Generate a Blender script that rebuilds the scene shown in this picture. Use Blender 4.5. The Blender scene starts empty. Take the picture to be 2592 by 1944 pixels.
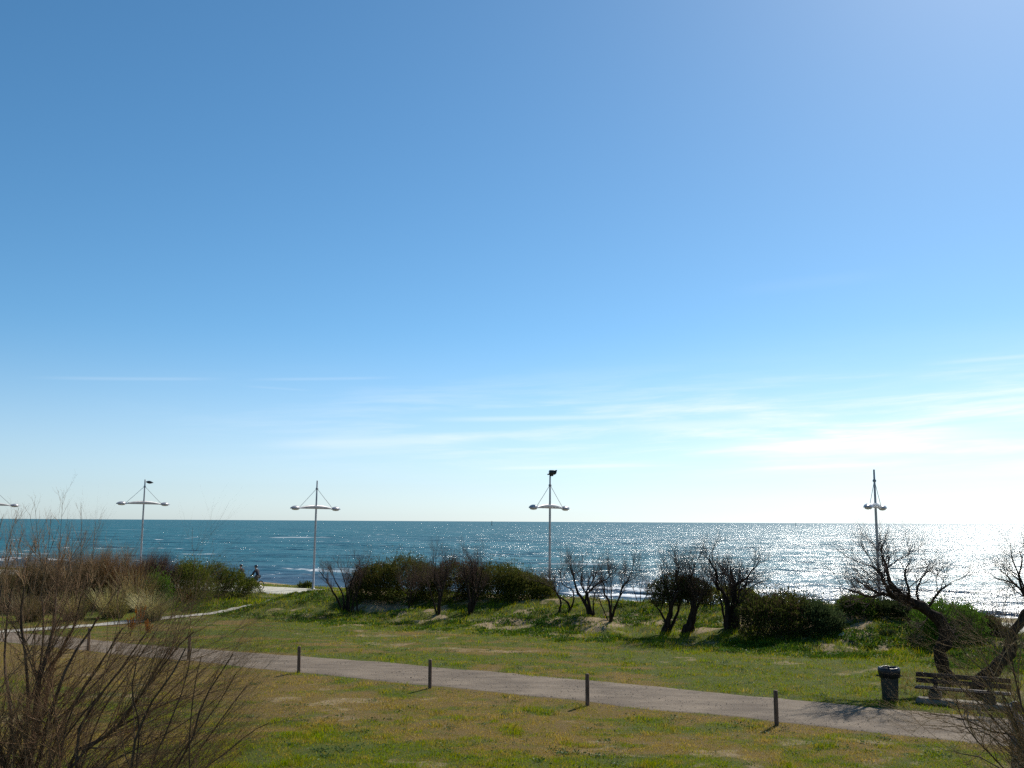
import bpy, math, random
import numpy as np
from mathutils import Vector, Matrix

rng = np.random.default_rng(7)
random.seed(7)
scene = bpy.context.scene
COL = scene.collection

# ------------------------------------------------------------------ camera
FPX, CX, CY = 2500.0, 1296.0, 972.0          # the photograph's own pixels
CAMZ = 5.2
PITCH = math.atan(348.0 / FPX)
ROLL = 0.0056
cam_d = bpy.data.cameras.new("camera")
cam_d.sensor_width = 36.0
cam_d.lens = 36.0 * FPX / 2592.0
cam_d.clip_start = 0.1
cam_d.clip_end = 120000.0
cam = bpy.data.objects.new("camera", cam_d)
COL.objects.link(cam)
RM = Matrix.Rotation(math.pi / 2 + PITCH, 3, 'X') @ Matrix.Rotation(ROLL, 3, 'Z')
cam.location = (0, 0, CAMZ)
cam.rotation_euler = RM.to_euler()
scene.camera = cam

# ------------------------------------------------------------------ light
SUN_EL, SUN_AZ = math.radians(40.0), math.radians(33.0)     # azimuth clockwise from +Y
world = bpy.data.worlds.new("World")
scene.world = world
world.use_nodes = True
wn, wl = world.node_tree.nodes, world.node_tree.links
bg = wn["Background"]
sky = wn.new("ShaderNodeTexSky")
sky.sky_type = 'NISHITA'
sky.sun_disc = False
sky.sun_elevation = SUN_EL
sky.sun_rotation = SUN_AZ
sky.altitude = 0
sky.air_density = 0.75
sky.dust_density = 0.28
sky.ozone_density = 3.0
bg.inputs["Strength"].default_value = 0.102


def N(nt, kind, **kw):
    n = nt.nodes.new(kind)
    for k, v in kw.items():
        if k.startswith("_"):
            setattr(n, k[1:], v)
        else:
            key = int(k[1:]) if k[0] == "i" and k[1:].isdigit() else k.replace("__", " ")
            n.inputs[key].default_value = v
    return n


def math_node(nt, op, a, b=None, c=None, clamp=False):
    n = nt.nodes.new("ShaderNodeMath")
    n.operation = op
    n.use_clamp = clamp
    for i, v in enumerate((a, b, c)):
        if v is None:
            continue
        if isinstance(v, (int, float)):
            n.inputs[i].default_value = v
        else:
            nt.links.new(v, n.inputs[i])
    return n.outputs[0]


def smooth_node(nt, x, lo, hi):
    n = nt.nodes.new("ShaderNodeMapRange")
    n.interpolation_type = 'SMOOTHSTEP'
    n.inputs[1].default_value = lo
    n.inputs[2].default_value = hi
    nt.links.new(x, n.inputs[0])
    return n.outputs[0]


def build_sky():
    nt = world.node_tree
    tc = N(nt, "ShaderNodeTexCoord")
    sep = N(nt, "ShaderNodeSeparateXYZ")
    wl.new(tc.outputs["Generated"], sep.inputs[0])
    X, Y, Z = sep.outputs
    az = math_node(nt, 'ARCTAN2', X, Y)                     # 0 straight ahead
    el = math_node(nt, 'ARCSINE', Z)
    # thin cirrus: streaks drawn out along the horizon, mostly towards the sun side
    comb = N(nt, "ShaderNodeCombineXYZ")
    wl.new(math_node(nt, 'MULTIPLY', az, 5.0), comb.inputs[0])
    tilt = math_node(nt, 'MULTIPLY', az, -2.2)
    wl.new(math_node(nt, 'ADD', math_node(nt, 'MULTIPLY', el, 60.0), tilt), comb.inputs[1])
    n1 = N(nt, "ShaderNodeTexNoise", Scale=0.9, Detail=7.0, Roughness=0.62, Distortion=0.35)
    wl.new(comb.outputs[0], n1.inputs["Vector"])
    n2 = N(nt, "ShaderNodeTexNoise", Scale=0.22, Detail=2.0)
    wl.new(comb.outputs[0], n2.inputs["Vector"])
    streak = smooth_node(nt, n1.outputs["Fac"], 0.42, 0.70)
    patch = smooth_node(nt, n2.outputs["Fac"], 0.26, 0.48)
    band = math_node(nt, 'MULTIPLY', smooth_node(nt, el, 0.025, 0.085), math_node(nt, 'SUBTRACT', 1.0, smooth_node(nt, el, 0.085, 0.165)))
    side = smooth_node(nt, az, -0.45, 0.38)
    m = math_node(nt, 'MULTIPLY', math_node(nt, 'MULTIPLY', streak, patch), math_node(nt, 'MULTIPLY', band, side))
    # a few old contrails: straight thin lines (azimuth, elevation, slope, half length)
    def trail(a0, e0, slope, half, width, amp):
        da = math_node(nt, 'SUBTRACT', az, a0)
        de = math_node(nt, 'SUBTRACT', math_node(nt, 'SUBTRACT', el, e0), math_node(nt, 'MULTIPLY', da, slope))
        off = math_node(nt, 'ABSOLUTE', de)
        a = math_node(nt, 'SUBTRACT', 1.0, smooth_node(nt, off, 0.0, width))
        b = math_node(nt, 'SUBTRACT', 1.0, smooth_node(nt, math_node(nt, 'ABSOLUTE', da), half * 0.3, half))
        return math_node(nt, 'MULTIPLY', math_node(nt, 'MULTIPLY', a, b), amp)
    veil = math_node(nt, 'MULTIPLY', math_node(nt, 'MULTIPLY', smooth_node(nt, az, 0.0, 0.55), math_node(nt, 'SUBTRACT', 1.0, smooth_node(nt, el, 0.05, 0.20))), math_node(nt, 'MULTIPLY_ADD', n1.outputs["Fac"], 1.0, -0.14))
    tot = math_node(nt, 'ADD', math_node(nt, "MULTIPLY", m, 0.65), veil)
    for args in ((-0.37, 0.132, 0.05, 0.10, 0.0026, 0.09), (-0.19, 0.140, 0.045, 0.085, 0.0024, 0.09),
                 (-0.235, 0.129, -0.03, 0.04, 0.0018, 0.05), (0.04, 0.104, 0.02, 0.15, 0.004, 0.24),
                 (-0.13, 0.079, 0.05, 0.14, 0.0085, 0.28), (0.47, 0.150, 0.03, 0.08, 0.003, 0.14),
                 (0.21, 0.097, 0.03, 0.14, 0.008, 0.28), (0.33, 0.078, 0.04, 0.18, 0.011, 0.36),
                 (0.06, 0.055, 0.03, 0.10, 0.003, 0.25), (0.30, 0.054, 0.03, 0.08, 0.003, 0.35), (0.30, 0.232, 0.05, 0.09, 0.010, 0.025)):
        tot = math_node(nt, 'ADD', tot, trail(*args))
    tot = math_node(nt, 'MINIMUM', tot, 0.9)
    # clear air overhead is a deep blue; the damp air low over the sea is almost colourless
    hi = N(nt, "ShaderNodeHueSaturation", Hue=0.488, Saturation=1.17, Value=1.04)
    lo = N(nt, "ShaderNodeHueSaturation", Hue=0.5, Saturation=0.5, Value=0.90)
    wl.new(sky.outputs[0], hi.inputs["Color"]); wl.new(sky.outputs[0], lo.inputs["Color"])
    hs = N(nt, "ShaderNodeMix", _data_type='RGBA')
    wl.new(smooth_node(nt, el, -0.05, 0.20), hs.inputs[0])
    tint = N(nt, "ShaderNodeMix", _data_type='RGBA', _blend_type='MULTIPLY')
    tint.inputs[0].default_value = 1.0; tint.inputs[7].default_value = (0.86, 0.99, 1.10, 1)
    wl.new(lo.outputs[0], tint.inputs[6]); wl.new(tint.outputs[2], hs.inputs[6])
    tint2 = N(nt, "ShaderNodeMix", _data_type='RGBA', _blend_type='MULTIPLY')
    tint2.inputs[0].default_value = 1.0; tint2.inputs[7].default_value = (0.89, 0.985, 1.02, 1)
    wl.new(hi.outputs[0], tint2.inputs[6]); wl.new(tint2.outputs[2], hs.inputs[7])
    mix = N(nt, "ShaderNodeMix", _data_type='RGBA')
    wl.new(tot, mix.inputs[0])
    wl.new(hs.outputs[2], mix.inputs[6])
    mix.inputs[7].default_value = (9.2, 9.4, 9.5, 1)
    wl.new(mix.outputs[2], bg.inputs["Color"])


build_sky()

sun_d = bpy.data.lights.new("sun", 'SUN')
sun_d.energy = 5.0
sun_d.angle = math.radians(0.55)
sun_d.color = (1.0, 0.945, 0.86)
sun = bpy.data.objects.new("sun", sun_d)
COL.objects.link(sun)
SUNV = Vector((math.sin(SUN_AZ) * math.cos(SUN_EL), math.cos(SUN_AZ) * math.cos(SUN_EL), math.sin(SUN_EL)))
sun.rotation_euler = SUNV.to_track_quat('Z', 'Y').to_euler()
sun.location = (30, 40, 60)

scene.view_settings.view_transform = 'Standard'
scene.view_settings.look = 'None'
scene.view_settings.exposure = 0.20
scene.view_settings.gamma = 1.0
scene.cycles.use_denoising = False
scene.cycles.max_bounces = 8
scene.cycles.transparent_max_bounces = 8


# ------------------------------------------------------------------ helpers
def sstep(x, a, b):
    t = np.clip((np.asarray(x, float) - a) / (b - a), 0, 1)
    return t * t * (3 - 2 * t)


def _hash(ix, iy, seed):
    h = (ix.astype(np.int64) * 374761393 + iy.astype(np.int64) * 668265263 + seed * 974634777) & 0x7fffffff
    h = ((h ^ (h >> 13)) * 1274126177) & 0x7fffffff
    h = (h ^ (h >> 16)) & 0xffff
    return h / 65535.0


def vnoise(x, y, seed=0):
    x = np.asarray(x, float); y = np.asarray(y, float)
    x, y = np.broadcast_arrays(x, y)
    ix = np.floor(x); iy = np.floor(y)
    fx = x - ix; fy = y - iy
    fx = fx * fx * (3 - 2 * fx); fy = fy * fy * (3 - 2 * fy)
    a = _hash(ix, iy, seed); b = _hash(ix + 1, iy, seed)
    c = _hash(ix, iy + 1, seed); d = _hash(ix + 1, iy + 1, seed)
    return a + (b - a) * fx + (c - a) * fy + (a - b - c + d) * fx * fy


def fbm(x, y, seed=0, octaves=4, gain=0.5):
    tot = 0; amp = 1; norm = 0
    for o in range(octaves):
        tot = tot + amp * vnoise(np.asarray(x) * 2.03 ** o + 17.3 * o, np.asarray(y) * 2.03 ** o - 9.1 * o, seed + o * 13)
        norm += amp; amp *= gain
    return tot / norm


def unit(v):
    return v / np.maximum(np.linalg.norm(v, axis=-1, keepdims=True), 1e-9)


UX, UY = 0.872, -0.489            # along the promenade
NX, NY = 0.489, 0.872             # towards the sea
O2 = (-15.3, 77.0)


def ts(x, y):
    dx = np.asarray(x, float) - O2[0]; dy = np.asarray(y, float) - O2[1]
    return dx * UX + dy * UY, dx * NX + dy * NY


def xy(t, s):
    return O2[0] + t * UX + s * NX, O2[1] + t * UY + s * NY


SEA_Z = -1.5


def ground_z(x, y):
    t, s = ts(x, y)
    wob = (fbm(t * 0.12, s * 0.12, 5, 3) - 0.5)
    A = sstep(t, 6.5, 12.5) * (1 - sstep(t, 43, 51)) * (0.95 + 0.5 * (vnoise(t * 0.16, 3.1, 3) - 0.5))
    dune = A * sstep(s + wob * 3, -17.5, -8.6) * (1 - sstep(s, -7.4, -5.8))
    knoll = 0.55 * np.exp(-(((t - 12.0) / 3.4) ** 2 + ((s + 14.0) / 3.2) ** 2))
    left = 0.40 * sstep(-t, 6, 20) * sstep(s, -20, -8)
    lump = 0.10 * (fbm(x * 0.5, y * 0.5, 9, 3) - 0.5) + 0.16 * wob
    rough = 0.48 * (fbm(np.asarray(x) * 0.9, np.asarray(y) * 0.9, 21, 3) - 0.5) * sstep(s, -21, -15) * (1 - sstep(s, -7.5, -5.9))
    flat = np.maximum(sstep(s, -34.8, -33.0) * (1 - sstep(s, -28.8, -27.0)), sstep(s, -7.2, -5.9) * (1 - sstep(s, 0.3, 1.5)))
    z = dune + knoll + left + (lump + rough) * (1 - 0.85 * flat)
    z = z - 3.0 * sstep(s, 0.5, 31.0) - 0.02 * np.maximum(s - 31.0, 0)
    return z


RMn = np.array(RM)


def ray(px, py):
    d = RMn @ np.array(((px - CX) / FPX, -(py - CY) / FPX, -1.0))
    return d / d[1]


def at(px, py, d):
    """World point seen at photo pixel (px, py) at forward distance d."""
    r = ray(px, py)
    return np.array((r[0] * d, d, CAMZ + r[2] * d))


def gp(px, py):
    """Ground point under a photo pixel."""
    r = ray(px, py)
    for d in np.arange(8, 140, 0.1):
        if CAMZ + r[2] * d < ground_z(r[0] * d, d):
            return np.array((r[0] * d, d, float(ground_z(r[0] * d, d))))
    return at(px, py, 140)


def gx(px, d):
    """Ground point in the column px at distance d."""
    r = ray(px, 1500)
    return np.array((r[0] * d, d, float(ground_z(r[0] * d, d))))


def mesh_obj(name, V, F, mat, parent=None, smooth=False, colors=None, loc=None):
    """V (n,3); F list of index arrays (each (m,k))."""
    V = np.asarray(V, np.float32).reshape(-1, 3)
    if loc is not None:
        V = V - np.asarray(loc, np.float32)
    if isinstance(F, np.ndarray):
        F = [F]
    F = [np.asarray(f, np.int32) for f in F if len(f)]
    me = bpy.data.meshes.new(name)
    nl = sum(f.size for f in F); nf = sum(len(f) for f in F)
    me.vertices.add(len(V)); me.vertices.foreach_set("co", V.ravel())
    me.loops.add(nl); me.loops.foreach_set("vertex_index", np.concatenate([f.ravel() for f in F]))
    starts = []; off = 0
    for f in F:
        starts.append(off + np.arange(len(f)) * f.shape[1]); off += f.size
    me.polygons.add(nf); me.polygons.foreach_set("loop_start", np.concatenate(starts).astype(np.int32))
    if smooth:
        me.polygons.foreach_set("use_smooth", np.ones(nf, bool))
    if colors is not None:
        for cname, c in colors.items():
            c = np.asarray(c, np.float32)
            if c.ndim == 1:
                a = me.attributes.new(cname, 'FLOAT', 'POINT'); a.data.foreach_set("value", c)
            else:
                a = me.attributes.new(cname, 'FLOAT_COLOR', 'POINT')
                c4 = np.ones((len(V), 4), np.float32); c4[:, :3] = c[:, :3]
                a.data.foreach_set("color", c4.ravel())
    me.update(calc_edges=True)
    me.validate()
    if mat is not None:
        me.materials.append(mat)
    o = bpy.data.objects.new(name, me)
    COL.objects.link(o)
    if parent is not None:
        o.parent = parent
        if loc is None:
            o.matrix_parent_inverse = Matrix.Translation(parent.location).inverted() if parent.rotation_euler[2] == 0 else parent.matrix_basis.inverted()
    elif loc is not None:
        o.location = loc
    return o


def empty(name, loc, rz=0.0):
    o = bpy.data.objects.new(name, None)
    o.empty_display_size = 0.3
    o.location = [float(v) for v in loc]; o.rotation_euler = (0, 0, rz)
    COL.objects.link(o)
    return o


def tag(o, label=None, cat=None, group=None, kind=None):
    if label: o["label"] = label
    if cat: o["category"] = cat
    if group: o["group"] = group
    if kind: o["kind"] = kind
    return o


# ---- materials
def material(name, color, rough=0.8, var=0.25, scale=8.0, bump=0.0, spec=0.3, metallic=0.0, attr=None, translucent=0.0, color2=None, stretch=None):
    m = bpy.data.materials.new(name); m.use_nodes = True
    nt = m.node_tree; p = nt.nodes["Principled BSDF"]
    p.inputs["Roughness"].default_value = rough
    p.inputs["Specular IOR Level"].default_value = spec
    p.inputs["Metallic"].default_value = metallic
    tc = N(nt, "ShaderNodeTexCoord")
    mp = N(nt, "ShaderNodeMapping")
    if stretch: mp.inputs["Scale"].default_value = stretch
    nt.links.new(tc.outputs["Object"], mp.inputs[0])
    no = N(nt, "ShaderNodeTexNoise", Scale=scale, Detail=5.0, Roughness=0.6)
    nt.links.new(mp.outputs[0], no.inputs["Vector"])
    if attr:
        a = N(nt, "ShaderNodeAttribute", _attribute_name=attr)
        src = a.outputs["Color"]
        hs = N(nt, "ShaderNodeHueSaturation", Saturation=1.12)
        nt.links.new(src, hs.inputs["Color"])
        v = math_node(nt, 'MULTIPLY_ADD', no.outputs["Fac"], var * 2, 1 - var)
        nt.links.new(v, hs.inputs["Value"])
        out = hs.outputs[0]
    else:
        mix = N(nt, "ShaderNodeMix", _data_type='RGBA')
        c2 = color2 or tuple(c * (1 - var) * 0.8 for c in color)
        mix.inputs[6].default_value = (*c2, 1); mix.inputs[7].default_value = (*[c * (1 + var * 0.4) for c in color], 1)
        nt.links.new(smooth_node(nt, no.outputs["Fac"], 0.3, 0.7), mix.inputs[0])
        out = mix.outputs[2]
    nt.links.new(out, p.inputs["Base Color"])
    if bump:
        b = N(nt, "ShaderNodeBump", Strength=bump, Distance=0.05)
        nt.links.new(no.outputs["Fac"], b.inputs["Height"])
        nt.links.new(b.outputs[0], p.inputs["Normal"])
    if translucent:
        tr = N(nt, "ShaderNodeBsdfTranslucent")
        nt.links.new(out, tr.inputs["Color"])
        mx = N(nt, "ShaderNodeMixShader"); mx.inputs[0].default_value = translucent
        nt.links.new(p.outputs[0], mx.inputs[1]); nt.links.new(tr.outputs[0], mx.inputs[2])
        nt.links.new(mx.outputs[0], nt.nodes["Material Output"].inputs["Surface"])
    return m


M = {}
M['leaf'] = material("shrub foliage", (0, 0, 0), 0.7, 0.3, 3.0, attr="col", translucent=0.38, spec=0.05)
M['grass'] = material("grass blades", (0, 0, 0), 0.6, 0.25, 2.0, attr="col", translucent=0.42, spec=0.05)
M['straw'] = material("dry reed blades", (0, 0, 0), 0.55, 0.2, 2.0, attr="col", translucent=0.35, spec=0.3)
M['twig'] = material("bare twigs", (0, 0, 0), 0.8, 0.3, 6.0, attr="col", spec=0.12)
M['nearbark'] = material("smooth brown bark", (0.10, 0.068, 0.046), 0.85, 0.4, 9.0, bump=0.4, stretch=(1, 1, 0.3), spec=0.1)
M['bark'] = material("dark furrowed bark", (0.040, 0.027, 0.020), 0.9, 0.5, 9.0, bump=0.8, stretch=(1, 1, 0.25), spec=0.05)
M['steel'] = material("pale painted steel", (0.40, 0.385, 0.385), 0.42, 0.12, 3.0, spec=0.5)
M['head'] = material("grey lamp housing", (0.33, 0.325, 0.35), 0.32, 0.1, 4.0, spec=0.6)
M['cable'] = material("steel cable", (0.25, 0.26, 0.28), 0.5, 0.1, 8.0)
M['lens'] = material("frosted lamp glass", (0.72, 0.70, 0.64), 0.2, 0.08, 4.0, spec=0.5, translucent=0.4)
M['black'] = material("black floodlight metal", (0.014, 0.015, 0.02), 0.35, 0.3, 8.0, spec=0.5)
M['wood'] = material("weathered brown timber", (0.165, 0.098, 0.066), 0.8, 0.4, 6.0, bump=0.5, stretch=(4, 4, 0.6))
M['benchwood'] = material("dark bench timber", (0.060, 0.032, 0.025), 0.6, 0.4, 5.0, bump=0.3, stretch=(1, 6, 6), spec=0.2)
M['concrete'] = material("pale concrete", (0.21, 0.185, 0.145), 0.9, 0.3, 2.5, bump=0.25)
M['support'] = material("stained concrete support", (0.07, 0.058, 0.05), 0.9, 0.3, 4.0, bump=0.4)
M['binplastic'] = material("dark green grey plastic", (0.024, 0.030, 0.027), 0.5, 0.25, 6.0, spec=0.3, bump=0.08)
M['binliner'] = material("black bin liner", (0.010, 0.011, 0.016), 0.4, 0.2, 9.0, spec=0.35, bump=0.12)


# ---- tubes
def tubes(P, R, sides):
    """P (n,k,3), R (n,k) -> verts, quads"""
    n, k, _ = P.shape
    T = np.gradient(P, axis=1); T = unit(T)
    ref = np.zeros_like(T); ref[..., 0] = 0.31; ref[..., 1] = 0.93; ref[..., 2] = 0.17
    ref = unit(ref + 0.0)
    A = unit(np.cross(T, ref)); B = np.cross(T, A)
    ang = np.arange(sides) * 2 * np.pi / sides
    ring = (np.cos(ang)[None, None, :, None] * A[:, :, None, :] + np.sin(ang)[None, None, :, None] * B[:, :, None, :])
    V = P[:, :, None, :] + R[:, :, None, None] * ring
    idx = np.arange(n * k * sides).reshape(n, k, sides)
    a = idx[:, :-1, :]; b = np.roll(a, -1, axis=2); c = np.roll(idx[:, 1:, :], -1, axis=2); d = idx[:, 1:, :]
    F = np.stack([a, b, c, d], -1).reshape(-1, 4)
    return V.reshape(-1, 3), F


class Geo:
    def __init__(self):
        self.V = []; self.F = {}; self.n = 0; self.C = []

    def add(self, V, F, col=None):
        V = np.asarray(V, float).reshape(-1, 3)
        F = np.asarray(F, np.int64)
        if len(F):
            self.F.setdefault(F.shape[1], []).append(F + self.n)
        self.V.append(V); self.n += len(V)
        if col is not None:
            col = np.asarray(col, float)
            if col.ndim == 1: col = np.tile(col, (len(V), 1))
            self.C.append(col)
        return self

    def tube(self, P, R, sides=8, col=None, cap=False):
        P = np.asarray(P, float); R = np.broadcast_to(np.asarray(R, float), (len(P),))
        v, f = tubes(P[None], R[None], sides)
        base = self.n
        self.add(v, f, col)
        if cap:
            k = len(P)
            self.F.setdefault(sides, []).append((base + np.arange(sides)[::-1])[None])
            self.F.setdefault(sides, []).append((base + (k - 1) * sides + np.arange(sides))[None])
        return self

    def lathe(self, prof, seg=24, center=(0, 0, 0), squash=(1, 1)):
        """prof: list of (r, z)"""
        prof = np.asarray(prof, float); k = len(prof)
        a = np.arange(seg) * 2 * np.pi / seg
        V = np.stack([prof[:, 0][:, None] * np.cos(a) * squash[0], prof[:, 0][:, None] * np.sin(a) * squash[1], np.repeat(prof[:, 1][:, None], seg, 1)], -1)
        V = V.reshape(-1, 3) + np.asarray(center)
        idx = np.arange(k * seg).reshape(k, seg)
        A = idx[:-1]; B = np.roll(A, -1, 1); D = idx[1:]; Cc = np.roll(D, -1, 1)
        return self.add(V, np.stack([A, B, Cc, D], -1).reshape(-1, 4))

    def box(self, c, size, ax=None, bevel=0.0):
        c = np.asarray(c, float); hx, hy, hz = np.asarray(size, float) / 2
        b = min(bevel, hx * 0.9, hy * 0.9, hz * 0.9)
        if ax is None: ax = np.eye(3)
        ax = np.asarray(ax, float)
        if b <= 0:
            v = np.array([[sx * hx, sy * hy, sz * hz] for sz in (-1, 1) for sx, sy in ((-1, -1), (1, -1), (1, 1), (-1, 1))])
            f = np.array([[3, 2, 1, 0], [4, 5, 6, 7], [0, 1, 5, 4], [1, 2, 6, 5], [2, 3, 7, 6], [3, 0, 4, 7]])
            return self.add(c + v @ ax, f)
        rings = []
        for z, i in ((-hz, b), (-hz + b, 0), (hz - b, 0), (hz, b)):
            q = []
            for sx, sy in ((-1, -1), (1, -1), (1, 1), (-1, 1)):
                x1, y1 = hx - i, hy - i
                pa = (sx * (x1 - b), sy * y1); pb = (sx * x1, sy * (y1 - b))
                pts = (pa, pb)
                q += [(p[0], p[1], z) for p in pts]
            rings.append(q)
        # order each ring by angle
        V = []
        for q in rings:
            V += sorted(q, key=lambda p: math.atan2(p[1], p[0]))
        V = np.array(V); idx = np.arange(32).reshape(4, 8)
        A = idx[:-1]; B = np.roll(A, -1, 1); D = idx[1:]; Cc = np.roll(D, -1, 1)
        base = self.n
        self.add(c + V @ ax, np.stack([A, B, Cc, D], -1).reshape(-1, 4))
        self.F.setdefault(8, []).append((base + idx[0][::-1])[None]); self.F.setdefault(8, []).append((base + idx[3])[None])
        return self

    def blob(self, c, r, ax=None, seg=14, rings=9, shape=None):
        th = np.linspace(0.02, np.pi - 0.02, rings); a = np.arange(seg) * 2 * np.pi / seg
        V = np.stack([np.sin(th)[:, None] * np.cos(a), np.sin(th)[:, None] * np.sin(a), np.repeat(np.cos(th)[:, None], seg, 1)], -1).reshape(-1, 3)
        if shape is not None: V = shape(V)
        V = V * np.asarray(r, float)
        if ax is not None: V = V @ np.asarray(ax, float)
        idx = np.arange(rings * seg).reshape(rings, seg)
        A = idx[:-1]; B = np.roll(A, -1, 1); D = idx[1:]; Cc = np.roll(D, -1, 1)
        base = self.n
        self.add(np.asarray(c) + V, np.stack([D, Cc, B, A], -1).reshape(-1, 4))
        self.F.setdefault(seg, []).append((base + idx[0])[None]); self.F.setdefault(seg, []).append((base + idx[-1][::-1])[None])
        return self

    def make(self, name, mat, parent=None, smooth=False):
        V = np.concatenate(self.V)
        F = [np.concatenate(f) for f in self.F.values()]
        cols = {"col": np.concatenate(self.C)} if self.C and sum(len(c) for c in self.C) == len(V) else None
        return mesh_obj(name, V, F, mat, parent, smooth, cols)


def resample(pts, k):
    pts = np.asarray(pts, float)
    seg = np.linalg.norm(np.diff(pts, axis=0), axis=1)
    cum = np.concatenate([[0], np.cumsum(seg)])
    u = np.linspace(0, cum[-1], k)
    # catmull-like smoothing by cubic hermite in each axis
    m = np.gradient(pts, cum, axis=0)
    i = np.clip(np.searchsorted(cum, u, 'right') - 1, 0, len(pts) - 2)
    h = (cum[i + 1] - cum[i])[:, None]; tt = ((u - cum[i]) / (cum[i + 1] - cum[i]))[:, None]
    h00 = 2 * tt ** 3 - 3 * tt ** 2 + 1; h10 = tt ** 3 - 2 * tt ** 2 + tt; h01 = -2 * tt ** 3 + 3 * tt ** 2; h11 = tt ** 3 - tt ** 2
    return h00 * pts[i] + h10 * h * m[i] + h01 * pts[i + 1] + h11 * h * m[i + 1]


def grow(P, R, count, length, rng, u=(0.35, 1.0), angle=(0.5, 0.25), up=0.3, wind=(0, 0, 0), K=5, jit=0.12, curve=0.3, ratio=0.6, rmax=1.0, tip=0.35):
    """Children on polylines P (n,k,3) with radii R; returns (P2, R2)."""
    n, k, _ = P.shape
    L = np.linalg.norm(np.diff(P, axis=1), axis=2).sum(1)
    cnt = np.maximum(0, np.round(count * L / L.mean() * rng.uniform(0.7, 1.3, n))).astype(int) if np.isscalar(count) else count
    par = np.repeat(np.arange(n), cnt)
    m = len(par)
    uu = rng.uniform(u[0], u[1], m) * (k - 1)
    i = np.minimum(uu.astype(int), k - 2); f = (uu - i)[:, None]
    pos = P[par, i] * (1 - f) + P[par, i + 1] * f
    tan = unit(P[par, i + 1] - P[par, i])
    rad = R[par, i] * (1 - f[:, 0]) + R[par, i + 1] * f[:, 0]
    rnd = rng.normal(size=(m, 3)); perp = unit(rnd - (rnd * tan).sum(1, keepdims=True) * tan)
    a = np.abs(rng.normal(angle[0], angle[1], m))[:, None]
    d = tan * np.cos(a) + perp * np.sin(a)
    d = unit(d + np.array((0, 0, up)) + np.asarray(wind))
    ln = rng.uniform(length[0], length[1], m)
    Q = np.zeros((m, K, 3)); Q[:, 0] = pos
    cur = d
    for j in range(1, K):
        Q[:, j] = Q[:, j - 1] + cur * (ln / (K - 1))[:, None]
        cur = unit(cur + rng.normal(size=(m, 3)) * jit + np.array((0, 0, curve / K)) + np.asarray(wind) * 0.4 / K)
    r0 = np.minimum(rad * ratio, rmax)
    Rr = r0[:, None] * np.linspace(1, tip, K)[None]
    return Q, Rr


def twig_cols(n_poly, per, base, rng, spread=0.25):
    b = np.asarray(base)[None] * rng.uniform(1 - spread, 1 + spread, (n_poly, 1)) * rng.uniform(0.93, 1.07, (n_poly, 3))
    return np.repeat(b, per, axis=0)


# ================================================================== the setting
def axis(fine0, fine1, step, outer0, outer1, grow_=1.25):
    a = list(np.arange(fine0, fine1 + 1e-6, step))
    st = step
    while a[-1] < outer1:
        st *= grow_; a.append(a[-1] + st)
    st = step; pre = [a[0]]
    while pre[-1] > outer0:
        st *= grow_; pre.append(pre[-1] - st)
    return np.array(pre[:0:-1] + a)


def grid_faces(nu, nv):
    idx = np.arange(nu * nv).reshape(nu, nv)
    return np.stack([idx[:-1, :-1], idx[1:, :-1], idx[1:, 1:], idx[:-1, 1:]], -1).reshape(-1, 4)


def sand_mask(x, y):
    t, s = ts(x, y)
    fine = fbm(x * 1.9, y * 1.5, 34, 4)
    m = sstep(s, -20, -16) * sstep(fbm(x * 0.45, y * 0.45, 33, 4) + 0.5 * (fine - 0.5), 0.53, 0.68) * 0.75 * sstep(t, 8, 13)
    m = m + 0.5 * np.maximum(sstep(s, -29, -24), (s < -33.5)) * sstep(fbm(x * 0.6 + 30, y * 0.9, 37, 4) + 0.6 * (fine - 0.5), 0.60, 0.74)
    m = np.maximum(m, sstep(s, 2.5, 7.0))
    m = np.maximum(m, 0.8 * np.exp(-((t - 28.5) / 5.0) ** 2 - ((s + 15.5) / 2.5) ** 2) * sstep(fbm(x * 0.7, y * 0.7, 39, 3), 0.35, 0.6))
    return np.clip(m, 0, 1)


def lush_mask(x, y):
    """0 = dry golden lawn, 1 = fresh green."""
    t, s = ts(x, y)
    n = fbm(x * 0.22, y * 0.38, 51, 4) * 0.5 + fbm(x * 1.1, y * 1.5, 55, 3) * 0.5
    base = n + 0.14 * sstep(s, -33, -28) + 0.10 * sstep(s, -21, -17) - 0.16 * np.exp(-((s + 35.5) / 2.5) ** 2) * sstep(-t, -40, -26)
    base = base + 0.12 * sstep(x, 4, 9) * sstep(s, -32, -28) + 0.08 * sstep(y, 27, 20)
    base = base + 0.18 * np.exp(-((t - 4.0) / 5.0) ** 2 - ((s + 14.5) / 4.0) ** 2)
    base = base - 0.10 * np.exp(-((s + 24.0) / 2.2) ** 2) * sstep(fbm(x * 0.3, y * 0.5, 57, 2), 0.4, 0.6)
    base = base + 0.015 * (1 - sstep(s, -33.5, -30))
    return sstep(base, 0.45, 0.63)


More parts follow.
